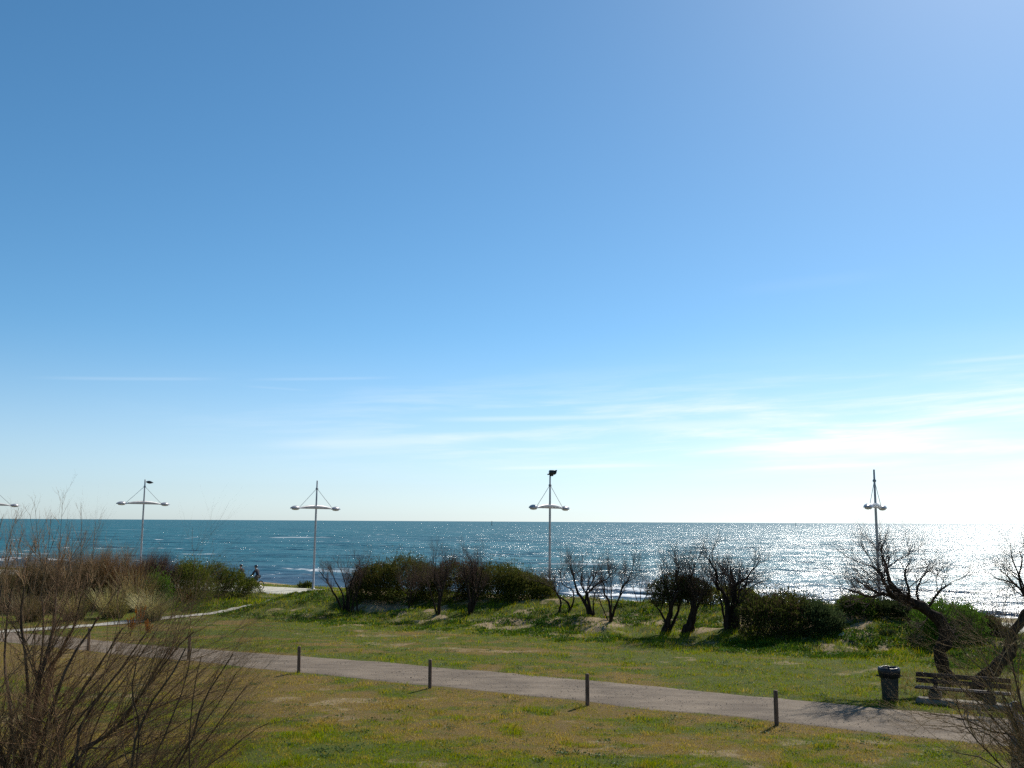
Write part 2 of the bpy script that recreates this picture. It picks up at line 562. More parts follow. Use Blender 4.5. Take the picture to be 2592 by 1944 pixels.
ta = axis(-48, 62, 0.25, -900, 900); sa = axis(-64, 14, 0.25, -400, 55)
Tg, Sg = np.meshgrid(ta, sa, indexing='ij')
Xg, Yg = xy(Tg, Sg)
Zg = ground_z(Xg, Yg)
gm = bpy.data.materials.new("meadow soil"); gm.use_nodes = True
nt = gm.node_tree; pb = nt.nodes["Principled BSDF"]
pb.inputs["Roughness"].default_value = 0.95; pb.inputs["Specular IOR Level"].default_value = 0.102
geo = N(nt, "ShaderNodeNewGeometry")
asand = N(nt, "ShaderNodeAttribute", _attribute_name="sand"); alush = N(nt, "ShaderNodeAttribute", _attribute_name="lush")
n1 = N(nt, "ShaderNodeTexNoise", Scale=3.5, Detail=6.0, Roughness=0.7); nt.links.new(geo.outputs["Position"], n1.inputs["Vector"])
n2 = N(nt, "ShaderNodeTexNoise", Scale=22.0, Detail=4.0, Roughness=0.7); nt.links.new(geo.outputs["Position"], n2.inputs["Vector"])
mixa = N(nt, "ShaderNodeMix", _data_type='RGBA'); mixa.inputs[6].default_value = (0.150, 0.100, 0.032, 1); mixa.inputs[7].default_value = (0.070, 0.088, 0.012, 1)
nt.links.new(math_node(nt, 'ADD', alush.outputs["Fac"], math_node(nt, 'MULTIPLY_ADD', n1.outputs["Fac"], 1.4, -0.7), clamp=True), mixa.inputs[0])
mixb = N(nt, "ShaderNodeMix", _data_type='RGBA'); mixb.inputs[7].default_value = (0.30, 0.225, 0.13, 1)
nt.links.new(mixa.outputs[2], mixb.inputs[6])
nt.links.new(smooth_node(nt, math_node(nt, 'ADD', asand.outputs["Fac"], math_node(nt, 'MULTIPLY_ADD', n1.outputs["Fac"], 0.8, -0.4)), 0.3, 0.7), mixb.inputs[0])
hs = N(nt, "ShaderNodeHueSaturation"); nt.links.new(mixb.outputs[2], hs.inputs["Color"])
nt.links.new(math_node(nt, 'MULTIPLY_ADD', n2.outputs["Fac"], 1.3, 0.35), hs.inputs["Value"])
nt.links.new(hs.outputs[0], pb.inputs["Base Color"])
bm_ = N(nt, "ShaderNodeBump", Strength=0.9, Distance=0.06); nt.links.new(n2.outputs["Fac"], bm_.inputs["Height"]); nt.links.new(bm_.outputs[0], pb.inputs["Normal"])
ground = mesh_obj("ground", np.stack([Xg, Yg, Zg], -1), grid_faces(*Xg.shape), gm, smooth=True,
                  colors={"sand": sand_mask(Xg, Yg).ravel(), "lush": lush_mask(Xg, Yg).ravel()})
tag(ground, "grassy dune ground running down to the beach", kind="structure")


def strip(name, t0, t1, s_lo, s_hi, lift, mat, step=0.3, ncross=10, wav=0.12, seed=0):
    t = np.arange(t0, t1, step); v = np.linspace(0, 1, ncross)
    lo = s_lo + wav * 2 * (fbm(t * 0.35, 0.5, seed, 3) - 0.5) + wav * 0.9 * (vnoise(t * 2.3, 2.5, seed + 1) - 0.5)
    hi = s_hi - (wav > 0.1) * 1.05 * (1 - sstep(t, 17, 29)) + wav * 2 * (fbm(t * 0.35, 7.5, seed + 5, 3) - 0.5) + wav * 0.9 * (vnoise(t * 2.3, 9.5, seed + 2) - 0.5)
    S = lo[:, None] * (1 - v) + hi[:, None] * v; Tt = np.repeat(t[:, None], ncross, 1)
    x, y = xy(Tt, S); z = ground_z(x, y) + lift
    z[:, 0] -= lift + 0.03 * (wav > 0.1); z[:, -1] -= lift + 0.03 * (wav > 0.1)
    V = np.stack([x, y, z], -1)
    # turned-down rims so that the sheet has an edge
    lo_rim = V[:, :1] - (0, 0, 0.06); hi_rim = V[:, -1:] - (0, 0, 0.06)
    V = np.concatenate([lo_rim, V, hi_rim], 1)
    return tag(mesh_obj(name, V, grid_faces(*V.shape[:2]), mat, smooth=True), kind="structure")


def gravel_mat(name, c0, c1, streak=True):
    m = bpy.data.materials.new(name); m.use_nodes = True
    nt = m.node_tree; p = nt.nodes["Principled BSDF"]; p.inputs["Roughness"].default_value = 0.9; p.inputs["Specular IOR Level"].default_value = 0.2
    g = N(nt, "ShaderNodeNewGeometry")
    mp = N(nt, "ShaderNodeMapping", _vector_type='POINT'); mp.inputs["Rotation"].default_value = (0, 0, math.atan2(0.489, 0.872)); mp.inputs["Scale"].default_value = (0.6, 1.7, 1)
    nt.links.new(g.outputs["Position"], mp.inputs[0])
    a = N(nt, "ShaderNodeTexNoise", Scale=1.0, Detail=7.0, Roughness=0.68); nt.links.new(mp.outputs[0], a.inputs["Vector"])
    b = N(nt, "ShaderNodeTexNoise", Scale=26.0, Detail=4.0, Roughness=0.75); nt.links.new(g.outputs["Position"], b.inputs["Vector"])
    c = N(nt, "ShaderNodeTexNoise", Scale=0.5, Detail=4.0); nt.links.new(g.outputs["Position"], c.inputs["Vector"])
    mx = N(nt, "ShaderNodeMix", _data_type='RGBA'); mx.inputs[6].default_value = (*c0, 1); mx.inputs[7].default_value = (*c1, 1)
    f = math_node(nt, 'ADD', math_node(nt, 'MULTIPLY', a.outputs["Fac"], 0.75), math_node(nt, 'MULTIPLY', c.outputs["Fac"], 0.35))
    nt.links.new(smooth_node(nt, f, 0.36, 0.76), mx.inputs[0])
    hs = N(nt, "ShaderNodeHueSaturation"); nt.links.new(mx.outputs[2], hs.inputs["Color"])
    nt.links.new(math_node(nt, 'MULTIPLY_ADD', b.outputs["Fac"], 1.5, 0.25), hs.inputs["Value"])
    nt.links.new(hs.outputs[0], p.inputs["Base Color"])
    bu = N(nt, "ShaderNodeBump", Strength=0.7, Distance=0.03); nt.links.new(b.outputs["Fac"], bu.inputs["Height"]); nt.links.new(bu.outputs[0], p.inputs["Normal"])
    return m


M['gravel'] = gravel_mat("grey gravel", (0.104, 0.078, 0.054), (0.218, 0.170, 0.120))
M['paletrack'] = gravel_mat("pale sandy track", (0.30, 0.27, 0.22), (0.46, 0.43, 0.36))
M['promenade'] = gravel_mat("pale paving", (0.40, 0.37, 0.29), (0.52, 0.49, 0.40))
tag(strip("gravel_path", -60, 66, -32.95, -28.72, 0.012, M['gravel'], seed=61, wav=0.26), "grey gravel path with wheel ruts beside the bollards")
tag(strip("promenade", -90, 110, -5.7, 0.35, 0.02, M['promenade'], seed=71, wav=0.03), "pale paved seafront promenade under the lamps")

# footpath that leaves the gravel path and climbs to the promenade
fp = resample([(-28.5, 44.2), (-23.6, 46.9), (-19.8, 51.0), (-17.9, 54.2), (-16.5, 56.9), (-15.3, 59.2), (-14.6, 61.0)], 120)
tn = unit(np.gradient(fp, axis=0)); nn = np.stack([-tn[:, 1], tn[:, 0]], -1)
w = np.linspace(0.62, 0.40, 120) + 0.22 * (vnoise(np.arange(120) * 0.3, 0, 81) - 0.5)
v = np.linspace(-1, 1, 7)
Pf = fp[:, None, :] + nn[:, None, :] * (v[None, :, None] * w[:, None, None])
Vf = np.concatenate([Pf, (ground_z(Pf[..., 0], Pf[..., 1]) + 0.028)[..., None]], -1)
tag(mesh_obj("footpath", Vf, grid_faces(120, 7), M['paletrack'], smooth=True), "narrow pale sandy track curving up to the promenade", kind="structure")


def footpath_dist(x, y):
    d = np.full(np.shape(x), 99.0)
    for q in fp[::3]:
        d = np.minimum(d, np.hypot(x - q[0], y - q[1]))
    return d


# ---- the sea: real waves where the grid can hold them, finer ripples in the shader
def build_sea():
    H = CAMZ - SEA_Z
    rows = np.concatenate([np.linspace(0.118, 0.030, 560), np.linspace(0.0299, 0.0003, 240), [0.0001]])
    D = H / rows
    az = np.radians(np.linspace(-48, 48, 1000))
    Dg, Ag = np.meshgrid(D, az, indexing='ij')
    X = Dg * np.tan(Ag); Y = Dg
    gap = np.abs(np.gradient(D))[:, None] * np.ones_like(X)
    t, s = ts(X, Y)
    z = np.zeros_like(X)
    for wl_, amp, ang, sd in ((46, 0.20, 0.15, 1), (27, 0.17, -0.2, 2), (15, 0.13, 0.3, 3), (8.5, 0.09, -0.35, 4), (4.6, 0.055, 0.45, 5), (2.6, 0.034, -0.5, 6)):
        ca, sn_ = math.cos(ang), math.sin(ang)
        p = s * ca + t * sn_; q = t * ca - s * sn_
        n = fbm(p / wl_ * 1.6, q / (wl_ * 2.6) * 1.6, 100 + sd, 2)
        crest = (1 - np.abs(2 * n - 1)) ** 2 - 0.6
        z += amp * 1.5 * crest * sstep(wl_ / gap, 1.6, 4.0)
    shoal = sstep(s, 17, 55)
    z *= 0.35 + 0.65 * shoal
    # breakers rolling in, parallel to the beach, each with its own patch of foam
    foam = np.zeros_like(X)
    for s0, h, wdt, sd, thr in ((22.5, 0.26, 1.5, 1, 0.42), (30.0, 0.40, 2.0, 2, 0.58), (41.0, 0.45, 2.4, 3, 0.66), (58.0, 0.42, 3.0, 4, 0.69)):
        wob = s0 + 4.5 * (fbm(t * 0.03, sd * 3.0, 140 + sd, 3) - 0.5)
        a = sstep(fbm(t * 0.028, sd * 7.0, 150 + sd, 2), thr - 0.14, thr + 0.12)
        z += h * a * np.exp(-((s - wob) / wdt) ** 2)
        br = sstep(fbm(t * 0.35, s * 0.35, 160 + sd, 4), 0.42, 0.62)
        ff = np.where(s < wob + 0.3, np.exp(-((s - wob - 0.3) / (wdt * 1.1)) ** 2), np.exp(-((s - wob - 0.3) / 0.5) ** 2))
        foam = np.maximum(foam, a * ff * br)
    wash = sstep(-s, -21.5, -17.5) * sstep(fbm(t * 0.22, s * 0.5, 171, 4), 0.30, 0.5)
    foam = np.maximum(foam, wash * 0.95)
    # shallow tint near the beach
    shallow = 1 - sstep(s, 20, 75)
    V = np.stack([X, Y, SEA_Z + z], -1)
    m = bpy.data.materials.new("sea water"); m.use_nodes = True
    nt = m.node_tree
    for n in list(nt.nodes):
        if n.type == 'BSDF_PRINCIPLED': nt.nodes.remove(n)
    out = nt.nodes["Material Output"]
    g = N(nt, "ShaderNodeNewGeometry")
    def noise(scale, stretch, rot, detail, rough):
        mp = N(nt, "ShaderNodeMapping"); mp.inputs["Rotation"].default_value = (0, 0, rot); mp.inputs["Scale"].default_value = (scale * stretch, scale, 1)
        nt.links.new(g.outputs["Position"], mp.inputs[0])
        t_ = N(nt, "ShaderNodeTexNoise", Scale=1.0, Detail=detail, Roughness=rough); nt.links.new(mp.outputs[0], t_.inputs["Vector"])
        return t_.outputs["Fac"]
    r0 = 0.5
    b1 = N(nt, "ShaderNodeBump", Strength=1.0, Distance=9.0); nt.links.new(noise(0.035, 0.55, r0, 3, 0.5), b1.inputs["Height"])
    b2 = N(nt, "ShaderNodeBump", Strength=1.0, Distance=1.8); nt.links.new(noise(0.22, 0.38, r0 + 0.15, 4, 0.55), b2.inputs["Height"]); nt.links.new(b1.outputs[0], b2.inputs["Normal"])
    b3 = N(nt, "ShaderNodeBump", Strength=1.0, Distance=0.48); nt.links.new(noise(1.4, 0.42, r0 - 0.15, 4, 0.6), b3.inputs["Height"]); nt.links.new(b2.outputs[0], b3.inputs["Normal"])
    nrm = b3.outputs[0]
    # body colour
    ash = N(nt, "ShaderNodeAttribute", _attribute_name="shallow")
    cm = N(nt, "ShaderNodeMix", _data_type='RGBA'); cm.inputs[6].default_value = (0.002, 0.098, 0.118, 1); cm.inputs[7].default_value = (0.018, 0.056, 0.088, 1)
    big = noise(0.012, 0.35, r0, 4, 0.55)
    nt.links.new(math_node(nt, 'ADD', ash.outputs["Fac"], math_node(nt, 'MULTIPLY_ADD', big, 1.0, -0.5), clamp=True), cm.inputs[0])
    dif = N(nt, "ShaderNodeBsdfDiffuse"); nt.links.new(cm.outputs[2], dif.inputs["Color"]); nt.links.new(b2.outputs[0], dif.inputs["Normal"])
    glo = N(nt, "ShaderNodeBsdfGlossy", Roughness=0.275); nt.links.new(nrm, glo.inputs["Normal"])
    fr = N(nt, "ShaderNodeFresnel", IOR=1.33); nt.links.new(nrm, fr.inputs["Normal"])
    fac = math_node(nt, 'MINIMUM', math_node(nt, 'MAXIMUM', fr.outputs[0], 0.215), 0.26)   # rough water: the facets one sees are never at true grazing angles
    ws = N(nt, "ShaderNodeMixShader"); nt.links.new(fac, ws.inputs[0]); nt.links.new(dif.outputs[0], ws.inputs[1]); nt.links.new(glo.outputs[0], ws.inputs[2])
    # foam
    fo = N(nt, "ShaderNodeBsdfDiffuse"); fo.inputs["Color"].default_value = (0.78, 0.80, 0.80, 1)
    af = N(nt, "ShaderNodeAttribute", _attribute_name="foam")
    lace = noise(2.2, 0.5, r0, 5, 0.7)
    fmask = smooth_node(nt, math_node(nt, 'ADD', af.outputs["Fac"], math_node(nt, 'MULTIPLY_ADD', lace, 1.2, -0.6)), 0.42, 0.72)
    c1 = noise(0.085, 0.45, r0, 3, 0.55); c2 = noise(0.42, 0.6, r0, 3, 0.6)
    caps = math_node(nt, 'MULTIPLY', smooth_node(nt, c1, 0.64, 0.70), smooth_node(nt, c2, 0.52, 0.64))
    far = noise(0.03, 0.5, r0, 3, 0.6)
    caps = math_node(nt, 'MAXIMUM', caps, math_node(nt, 'MULTIPLY', smooth_node(nt, far, 0.70, 0.76), 0.5))
    fm = math_node(nt, 'MAXIMUM', fmask, caps)
    fs = N(nt, "ShaderNodeMixShader"); nt.links.new(fm, fs.inputs[0]); nt.links.new(ws.outputs[0], fs.inputs[1]); nt.links.new(fo.outputs[0], fs.inputs[2])
    nt.links.new(fs.outputs[0], out.inputs["Surface"])
    o = mesh_obj("sea", V, grid_faces(*X.shape)[:, ::-1], m, smooth=True, colors={"foam": foam.ravel(), "shallow": shallow.ravel()})
    tag(o, "choppy blue green sea with white caps and sun glitter", kind="structure")


build_sea()


# ================================================================== ground cover (beyond counting)
def ribbon_quads(P, side, w0, w1):
    """Flat tapering blades: P (n,2,3) base and tip, side (n,3) -> verts, quads."""
    a = P[:, 0] - side * w0[:, None]; b = P[:, 0] + side * w0[:, None]
    c = P[:, 1] + side * w1[:, None]; d = P[:, 1] - side * w1[:, None]
    V = np.stack([a, b, c, d], 1).reshape(-1, 3)
    return V, np.arange(len(V)).reshape(-1, 4)


def build_grass():
    n = 900000
    a = np.radians(rng.uniform(-36, 36, n))
    q = rng.uniform(1 / 86.0, 1 / 16.5, n)
    d = 1 / q
    x = d * np.tan(a); y = d
    t, s = ts(x, y)
    keep = ((s < -32.95 + 0.6 * (vnoise(t * 1.7, 0, 91) - 0.5)) | ((s > -28.95 - 1.05 * (1 - sstep(t, 17, 29)) + 0.7 * (vnoise(t * 1.7, 4, 92) - 0.5)) & (s < -5.75)) | ((s > 0.4) & (s < 2.6)))
    soft = np.abs(rng.normal(0, 0.16, n))
    keep |= (s < -32.9 + soft) | ((s > -28.9 - 1.05 * (1 - sstep(t, 17, 29)) - soft) & (s < -5.75))
    keep &= footpath_dist(x, y) > 0.52 - soft
    sm = sand_mask(x, y)
    keep &= rng.uniform(0, 1, n) > sm * 0.94
    clump = fbm(x * 1.6, y * 1.6, 95, 3)
    keep &= rng.uniform(0, 1, n) < sstep(clump, 0.22, 0.50) * 0.85 + 0.15
    x, y, t, s, d = x[keep], y[keep], t[keep], s[keep], d[keep]
    n = len(x)
    z = ground_z(x, y)
    wild = sstep(s, -22, -16)
    lush = lush_mask(x, y)
    fine = fbm(x * 2.2, y * 2.2, 97, 3)
    h = rng.uniform(0.014, 0.045, n) * (1 + 0.5 * lush) * (0.5 + 0.8 * fbm(x * 3.1, y * 3.1, 98, 2) + 1.6 * sstep(fbm(x * 1.5, y * 1.5, 102, 3), 0.60, 0.74)) + wild * rng.uniform(0.02, 0.20, n) * (0.4 + fine)
    # a fresh rank bank of grass left of the dune, and long dry stalks round the leaning trunks
    bank = np.exp(-((t - 4.5) / 4.0) ** 2 - ((s + 13.5) / 3.6) ** 2)
    h += bank * rng.uniform(0, 0.28, n)
    tall = np.exp(-((x - 14.4) / 1.7) ** 2 - ((y - 32.5) / 2.6) ** 2) * (rng.uniform(0, 1, n) < 0.16)
    h += tall * rng.uniform(0.25, 0.75, n)
    lean = rng.normal(size=(n, 3)) * 0.55; lean[:, 2] = 1.0; lean[:, 0] += 0.12
    lean = unit(lean)
    P = np.stack([np.stack([x, y, z - 0.01], -1), np.stack([x, y, z], -1) + lean * h[:, None]], 1)
    ph = rng.uniform(0, 2 * np.pi, n); side = np.stack([np.cos(ph), np.sin(ph) * 0.6, 0 * ph], -1)
    w = (0.0022 + 0.00020 * d) * rng.uniform(0.6, 1.4, n)
    V, F = ribbon_quads(P, side, w, w * 0.25)
    g = np.clip(0.15 + 0.7 * lush + rng.normal(0, 0.25, n) + (fine - 0.5) * 1.7 + (fbm(x * 6.0, y * 6.0, 99, 2) - 0.5) * 0.9, 0, 1)[:, None]
    dry = np.array((0.43, 0.305, 0.088)) * rng.uniform(0.45, 1.45, (n, 1))
    pale = np.array((0.42, 0.33, 0.17)) * rng.uniform(0.8, 1.2, (n, 1))
    grn = np.array((0.170, 0.240, 0.010)) * rng.uniform(0.35, 1.6, (n, 1))
    yel = np.array((0.33, 0.30, 0.016)) * rng.uniform(0.7, 1.2, (n, 1))
    u = rng.uniform(0, 1, (n, 1))
    grn = np.where(u < 0.24, yel, grn)
    dry = np.where(u > 0.83, pale, dry)
    c = dry * (1 - g) + grn * g
    c = np.where((tall > 0.2)[:, None], np.array((0.21, 0.15, 0.06)), c)
    o = mesh_obj("grass", V, F, M['grass'], colors={"col": np.repeat(c, 4, 0)})
    tag(o, "short winter grass, part green and part dry", "grass", kind="stuff")


build_grass()


def build_pebbles():
    r = np.random.default_rng(77); n = 26000
    a = np.radians(r.uniform(-35, 35, n)); d = 1 / r.uniform(1 / 62, 1 / 22, n); x = d * np.tan(a); y = d
    t, s = ts(x, y); q = fbm(x * 0.8, y * 0.8, 121, 3)
    k = (s > -33.3) & (s < -28.4 - 1.05 * (1 - sstep(t, 17, 29))) & (r.uniform(0, 1, n) < sstep(q, 0.35, 0.65) * 0.8 + 0.2 + 0.5 * ((s < -32.4) | (s > -29.3)))
    x, y, d = x[k], y[k], d[k]; n = len(x)
    sz = r.uniform(0.006, 0.019, n) * (0.7 + d / 60) * np.where(r.uniform(0, 1, n) < 0.02, 1.6, 1.0)
    c = np.stack([x, y, ground_z(x, y) + 0.012 + sz * 0.1], -1)
    base = np.array([(1, 0, 0), (0.3, 0.9, 0), (-0.8, 0.55, 0), (-0.8, -0.6, 0), (0.35, -0.95, 0), (0.1, 0.05, 0.75), (0, 0, -0.3)])
    ph = r.uniform(0, 6.28, n); cs, sn_ = np.cos(ph), np.sin(ph)
    B = base[None] * r.uniform(0.7, 1.3, (n, 7, 1))
    V = np.stack([B[..., 0] * cs[:, None] - B[..., 1] * sn_[:, None], B[..., 0] * sn_[:, None] + B[..., 1] * cs[:, None], B[..., 2]], -1) * sz[:, None, None] + c[:, None]
    f = np.array([[i, (i + 1) % 5, 5] for i in range(5)] + [[(i + 1) % 5, i, 6] for i in range(5)])
    F = (f[None] + np.arange(n)[:, None, None] * 7).reshape(-1, 3)
    tone = r.uniform(0.6, 1.6, (n, 1)) * np.array((0.20, 0.165, 0.13))
    o = mesh_obj("pebbles", V.reshape(-1, 3), F, M['stone'], colors={"col": np.repeat(tone, 7, 0)})
    tag(o, "loose stones and grit strewn over the gravel path", "gravel", kind="stuff")


M['stone'] = material("loose stones", (0, 0, 0), 0.85, 0.2, 9.0, attr="col", spec=0.15)
build_pebbles()


def rosettes(name, n_plants, pick, leaves, size, color, mat, label, seed, lift=0.45):
    r = np.random.default_rng(seed)
    X = []; Y = []
    while len(X) < n_plants:
        a = math.radians(r.uniform(-35, 35)); d = 1 / r.uniform(1 / 66, 1 / 17)
        x, y = d * math.tan(a), d
        if pick(x, y, r): X.append(x); Y.append(y)
    X = np.array(X); Y = np.array(Y)
    k = r.integers(leaves[0], leaves[1], n_plants)
    par = np.repeat(np.arange(n_plants), k); m = len(par)
    sc = r.uniform(0.5, 1.3, n_plants)[par]
    rad = np.abs(r.normal(0, 1, m)) * size[2] * sc; th = r.uniform(0, 2 * np.pi, m)
    bx = X[par] + rad * np.cos(th); by = Y[par] + rad * np.sin(th)
    bz = ground_z(bx, by) + r.uniform(0, 0.03, m)
    dr = np.stack([np.cos(th), np.sin(th), r.uniform(lift * 0.3, lift * 2.2, m)], -1) + r.normal(size=(m, 3)) * 0.35
    dr = unit(dr)
    L = r.uniform(*size[0], m) * sc; W = r.uniform(*size[1], m) * sc
    side = unit(np.cross(dr, r.normal(size=(m, 3)) * 0.6 + np.array((0, 0, 1.0))))
    p0 = np.stack([bx, by, bz], -1); p1 = p0 + dr * (L * 0.55)[:, None]; p2 = p0 + dr * L[:, None] - np.array((0, 0, 1)) * (L * 0.15)[:, None]
    V = np.stack([p0, p1 + side * W[:, None], p2, p1 - side * W[:, None]], 1).reshape(-1, 3)
    c = np.asarray(color) * r.uniform(0.55, 1.4, (m, 1)) * r.uniform(0.9, 1.1, (m, 3))
    o = mesh_obj(name, V, np.arange(len(V)).reshape(-1, 4), mat, colors={"col": np.repeat(c, 4, 0)})
    return tag(o, label, "ground cover", kind="stuff")


M['weed'] = material("fleshy weed leaves", (0, 0, 0), 0.55, 0.2, 5.0, attr="col", translucent=0.3, spec=0.10)


def on_lawn(x, y, r):
    t, s = ts(x, y)
    if s < -33.1: return r.uniform() < 0.13 * (0.3 + 1.4 * float(sstep(fbm(x * 0.5, y * 0.5, 111, 2), 0.45, 0.62)) + 1.5 * math.exp(-((s + 33.4) / 0.4) ** 2))
    if -28.6 < s < -17: return r.uniform() < 0.28 * (0.3 + 1.5 * float(sstep(fbm(x * 0.35, y * 0.5, 113, 2), 0.45, 0.60)))
    return False


def on_dune(x, y, r):
    t, s = ts(x, y)
    if not (-19.5 < s < -7 and t > 9) or footpath_dist(np.array([x]), np.array([y]))[0] < 1.2: return False
    return r.uniform() < float(sstep(fbm(x * 0.45, y * 0.6, 117, 3), 0.42, 0.56)) * (0.5 + 0.5 * math.exp(-((s + 15.5) / 3.0) ** 2))


def on_bank(x, y, r):
    t, s = ts(x, y)
    return -19 < s < -7.5 and -3 < t < 10.5 and footpath_dist(np.array([x]), np.array([y]))[0] > 0.9 and r.uniform() < 0.7


rosettes("weeds", 1100, on_lawn, (14, 36), ((0.03, 0.075), (0.009, 0.018), 0.12), (0.075, 0.125, 0.040), M['weed'], "low dark leafy weeds dotted over the lawn", 201)
rosettes("dune_ground_cover", 1900, on_dune, (40, 95), ((0.06, 0.17), (0.013, 0.028), 0.24), (0.072, 0.125, 0.024), M['weed'], "mats of fresh green ground cover at the dune foot", 202, lift=0.8)
rosettes("bank_ground_cover", 520, on_bank, (30, 70), ((0.07, 0.20), (0.014, 0.028), 0.22), (0.070, 0.115, 0.022), M['weed'], "rank green herbs on the bank beside the sandy track", 203, lift=1.1)
flw = rosettes("lawn_flowers", 40, lambda x, y, r: (lambda s: s < -33.2 or -28.5 < s < -20)(float(ts(x, y)[1])) and r.uniform() < 0.4, (2, 4), ((0.02, 0.035), (0.010, 0.016), 0.01), (0.55, 0.42, 0.03), M['weed'], "tiny yellow flowers in the short grass", 204)


# ================================================================== vegetation
LEAF_DARK = (0.070, 0.080, 0.022)
LEAF_OLIVE = (0.150, 0.155, 0.032)
LEAF_FRESH = (0.085, 0.150, 0.028)
TWIG_BROWN = (0.085, 0.055, 0.042)
TWIG_RED = (0.165, 0.118, 0.062)
TWIG_DARK = (0.05, 0.036, 0.03)


def shrub(name, label, cat, lobes, n, color, group, leaf=(0.018, 0.125), seed=0, rim=None, top_twigs=0, twig_col=TWIG_BROWN):
    """lobes: (px, top_y, width_px, d, depth_m) read off the photo, standing on the ground."""
    r = np.random.default_rng(seed)
    L = []
    for px, ty, wpx, d, dep in lobes:
        top = at(px, ty, d); g = float(ground_z(top[0], d))
        h = max(top[2] - g, 0.3)
        L.append((np.array((top[0], d, g + h * 0.24)), np.array((wpx / 2 * d / FPX, dep / 2, h * 0.76)), g))
    c0 = np.mean([l[0] for l in L], axis=0)
    root = empty(name, (c0[0], c0[1], min(l[2] for l in L)))
    tag(root, label, cat, group)
    A = np.array([l[1][0] * l[1][2] for l in L]); A = A / A.sum()
    Ps = []; Cs = []; Ds = []
    for (c, rr, g), fr in zip(L, A):
        m = int(n * 1.3 * fr)
        dr = unit(r.normal(size=(m, 3))); dr[:, 2] = np.where(dr[:, 2] < -0.5, -dr[:, 2], dr[:, 2])
        dr[:, 1] = np.where((dr[:, 1] > 0.2) & (r.uniform(0, 1, m) < 0.35), -dr[:, 1], dr[:, 1])
        flat_ = np.where(dr[:, 2] < 0, 1 + 0.25 * np.abs(dr[:, 2]), 1.0)
        az_ = np.arctan2(dr[:, 1], dr[:, 0]) * 2.2; lump = fbm(az_ + seed, dr[:, 2] * 3.5 + seed * 1.7, 300 + seed, 3)
        u_ = r.uniform(0, 1, m); f = np.where(u_ < 0.66, 1 - np.abs(r.normal(0, 0.12, m)), np.where(u_ < 0.92, r.uniform(0.25, 0.95, m), r.uniform(1.0, 1.2, m)))
        sprig = (u_ > 0.92)
        p = c + dr * rr * (f * flat_ * (0.66 + 0.64 * lump))[:, None]
        p[:, 2] += np.where(sprig & (dr[:, 2] > 0.1), np.abs(r.normal(0, 0.16, m)), 0)
        Ps.append(p); Ds.append(dr); Cs.append(np.stack([f, lump], -1))
    # leading shoots that break the outline
    for (c, rr, g) in L:
        k = int(26 * max(rr[0], 0.6) * max(rr[1], 0.6) ** 0.5 + 8); q = 34
        dr = unit(r.normal(size=(k, 3)) + np.array((0, -0.25, 0.35))); dr[:, 2] = np.abs(dr[:, 2]) * 0.9
        o_ = c + dr * rr * r.uniform(0.72, 0.98, (k, 1)); axd = unit(dr * 0.6 + np.array((0.05, 0, 0.75)) + r.normal(size=(k, 3)) * 0.3)
        Ls = r.uniform(0.15, 0.50, (k, 1)) * (0.5 + 0.4 * rr[2])
        tt = r.uniform(0, 1, (k, q, 1)); w_ = (1 - tt) * 0.10
        pp_ = o_[:, None] + axd[:, None] * Ls[:, None] * tt + r.normal(size=(k, q, 3)) * w_
        Ps.append(pp_.reshape(-1, 3)); Ds.append(np.repeat(axd, q, 0)); Cs.append(np.repeat(np.stack([np.ones(k), r.uniform(0.3, 1.0, k)], -1), q, 0))
    P = np.concatenate(Ps); D = np.concatenate(Ds); Cc = np.concatenate(Cs)
    gz = ground_z(P[:, 0], P[:, 1])
    ok = P[:, 2] > gz + 0.02
    P, D, Cc = P[ok], D[ok], Cc[ok]; m = len(P)
    ax = unit(D * 0.55 + np.array((0, 0, 0.75)) + r.normal(size=(m, 3)) * 0.5)
    sd = unit(np.cross(ax, r.normal(size=(m, 3))))
    ln = r.uniform(0.55, 1.3, m) * leaf[1]; wd = r.uniform(0.6, 1.3, m) * leaf[0]
    p1 = P + ax * (ln * 0.5)[:, None]; p2 = P + ax * ln[:, None]
    V = np.stack([P, p1 + sd * wd[:, None], p2, p1 - sd * wd[:, None]], 1).reshape(-1, 3)
    col = np.asarray(color) * r.uniform(0.55, 1.35, (m, 1)) * (0.75 + 0.5 * Cc[:, 1:2])
    if rim is not None:                                     # some shoots are of another colour
        k = (r.uniform(0, 1, m) < rim[1])[:, None]
        col = np.where(k, np.asarray(rim[0]) * r.uniform(0.6, 1.3, (m, 1)), col)
    mesh_obj("foliage", V, np.arange(4 * m).reshape(-1, 4), M['leaf'], root, colors={"col": np.repeat(col, 4, 0)})
    # woody stems fanning out from the root
    g = Geo(); k = max(9, int(5 * len(L)))
    S = []; 
    for (c, rr, gz0) in L:
        for _ in range(max(6, k // len(L))):
            e = c + unit(np.array((r.normal(), r.normal(), abs(r.normal()) + 0.5))) * rr * r.uniform(0.75, 1.0)
            b = np.array(((c[0] + c0[0]) / 2 + r.normal() * 0.25 * rr[0], (c[1] + c0[1]) / 2 + r.normal() * 0.2 * rr[1], 0)); b[2] = float(ground_z(b[0], b[1])) - 0.05
            S.append(resample([b, b * 0.45 + e * 0.55 + r.normal(size=3) * 0.08 - np.array((0, 0, 0.1)), e], 6))
    S = np.array(S); Rr = np.linspace(0.03, 0.008, 6)[None] * np.ones((len(S), 1))
    g.add(*tubes(S, Rr, 4), twig_cols(len(S), 24, TWIG_DARK, r))
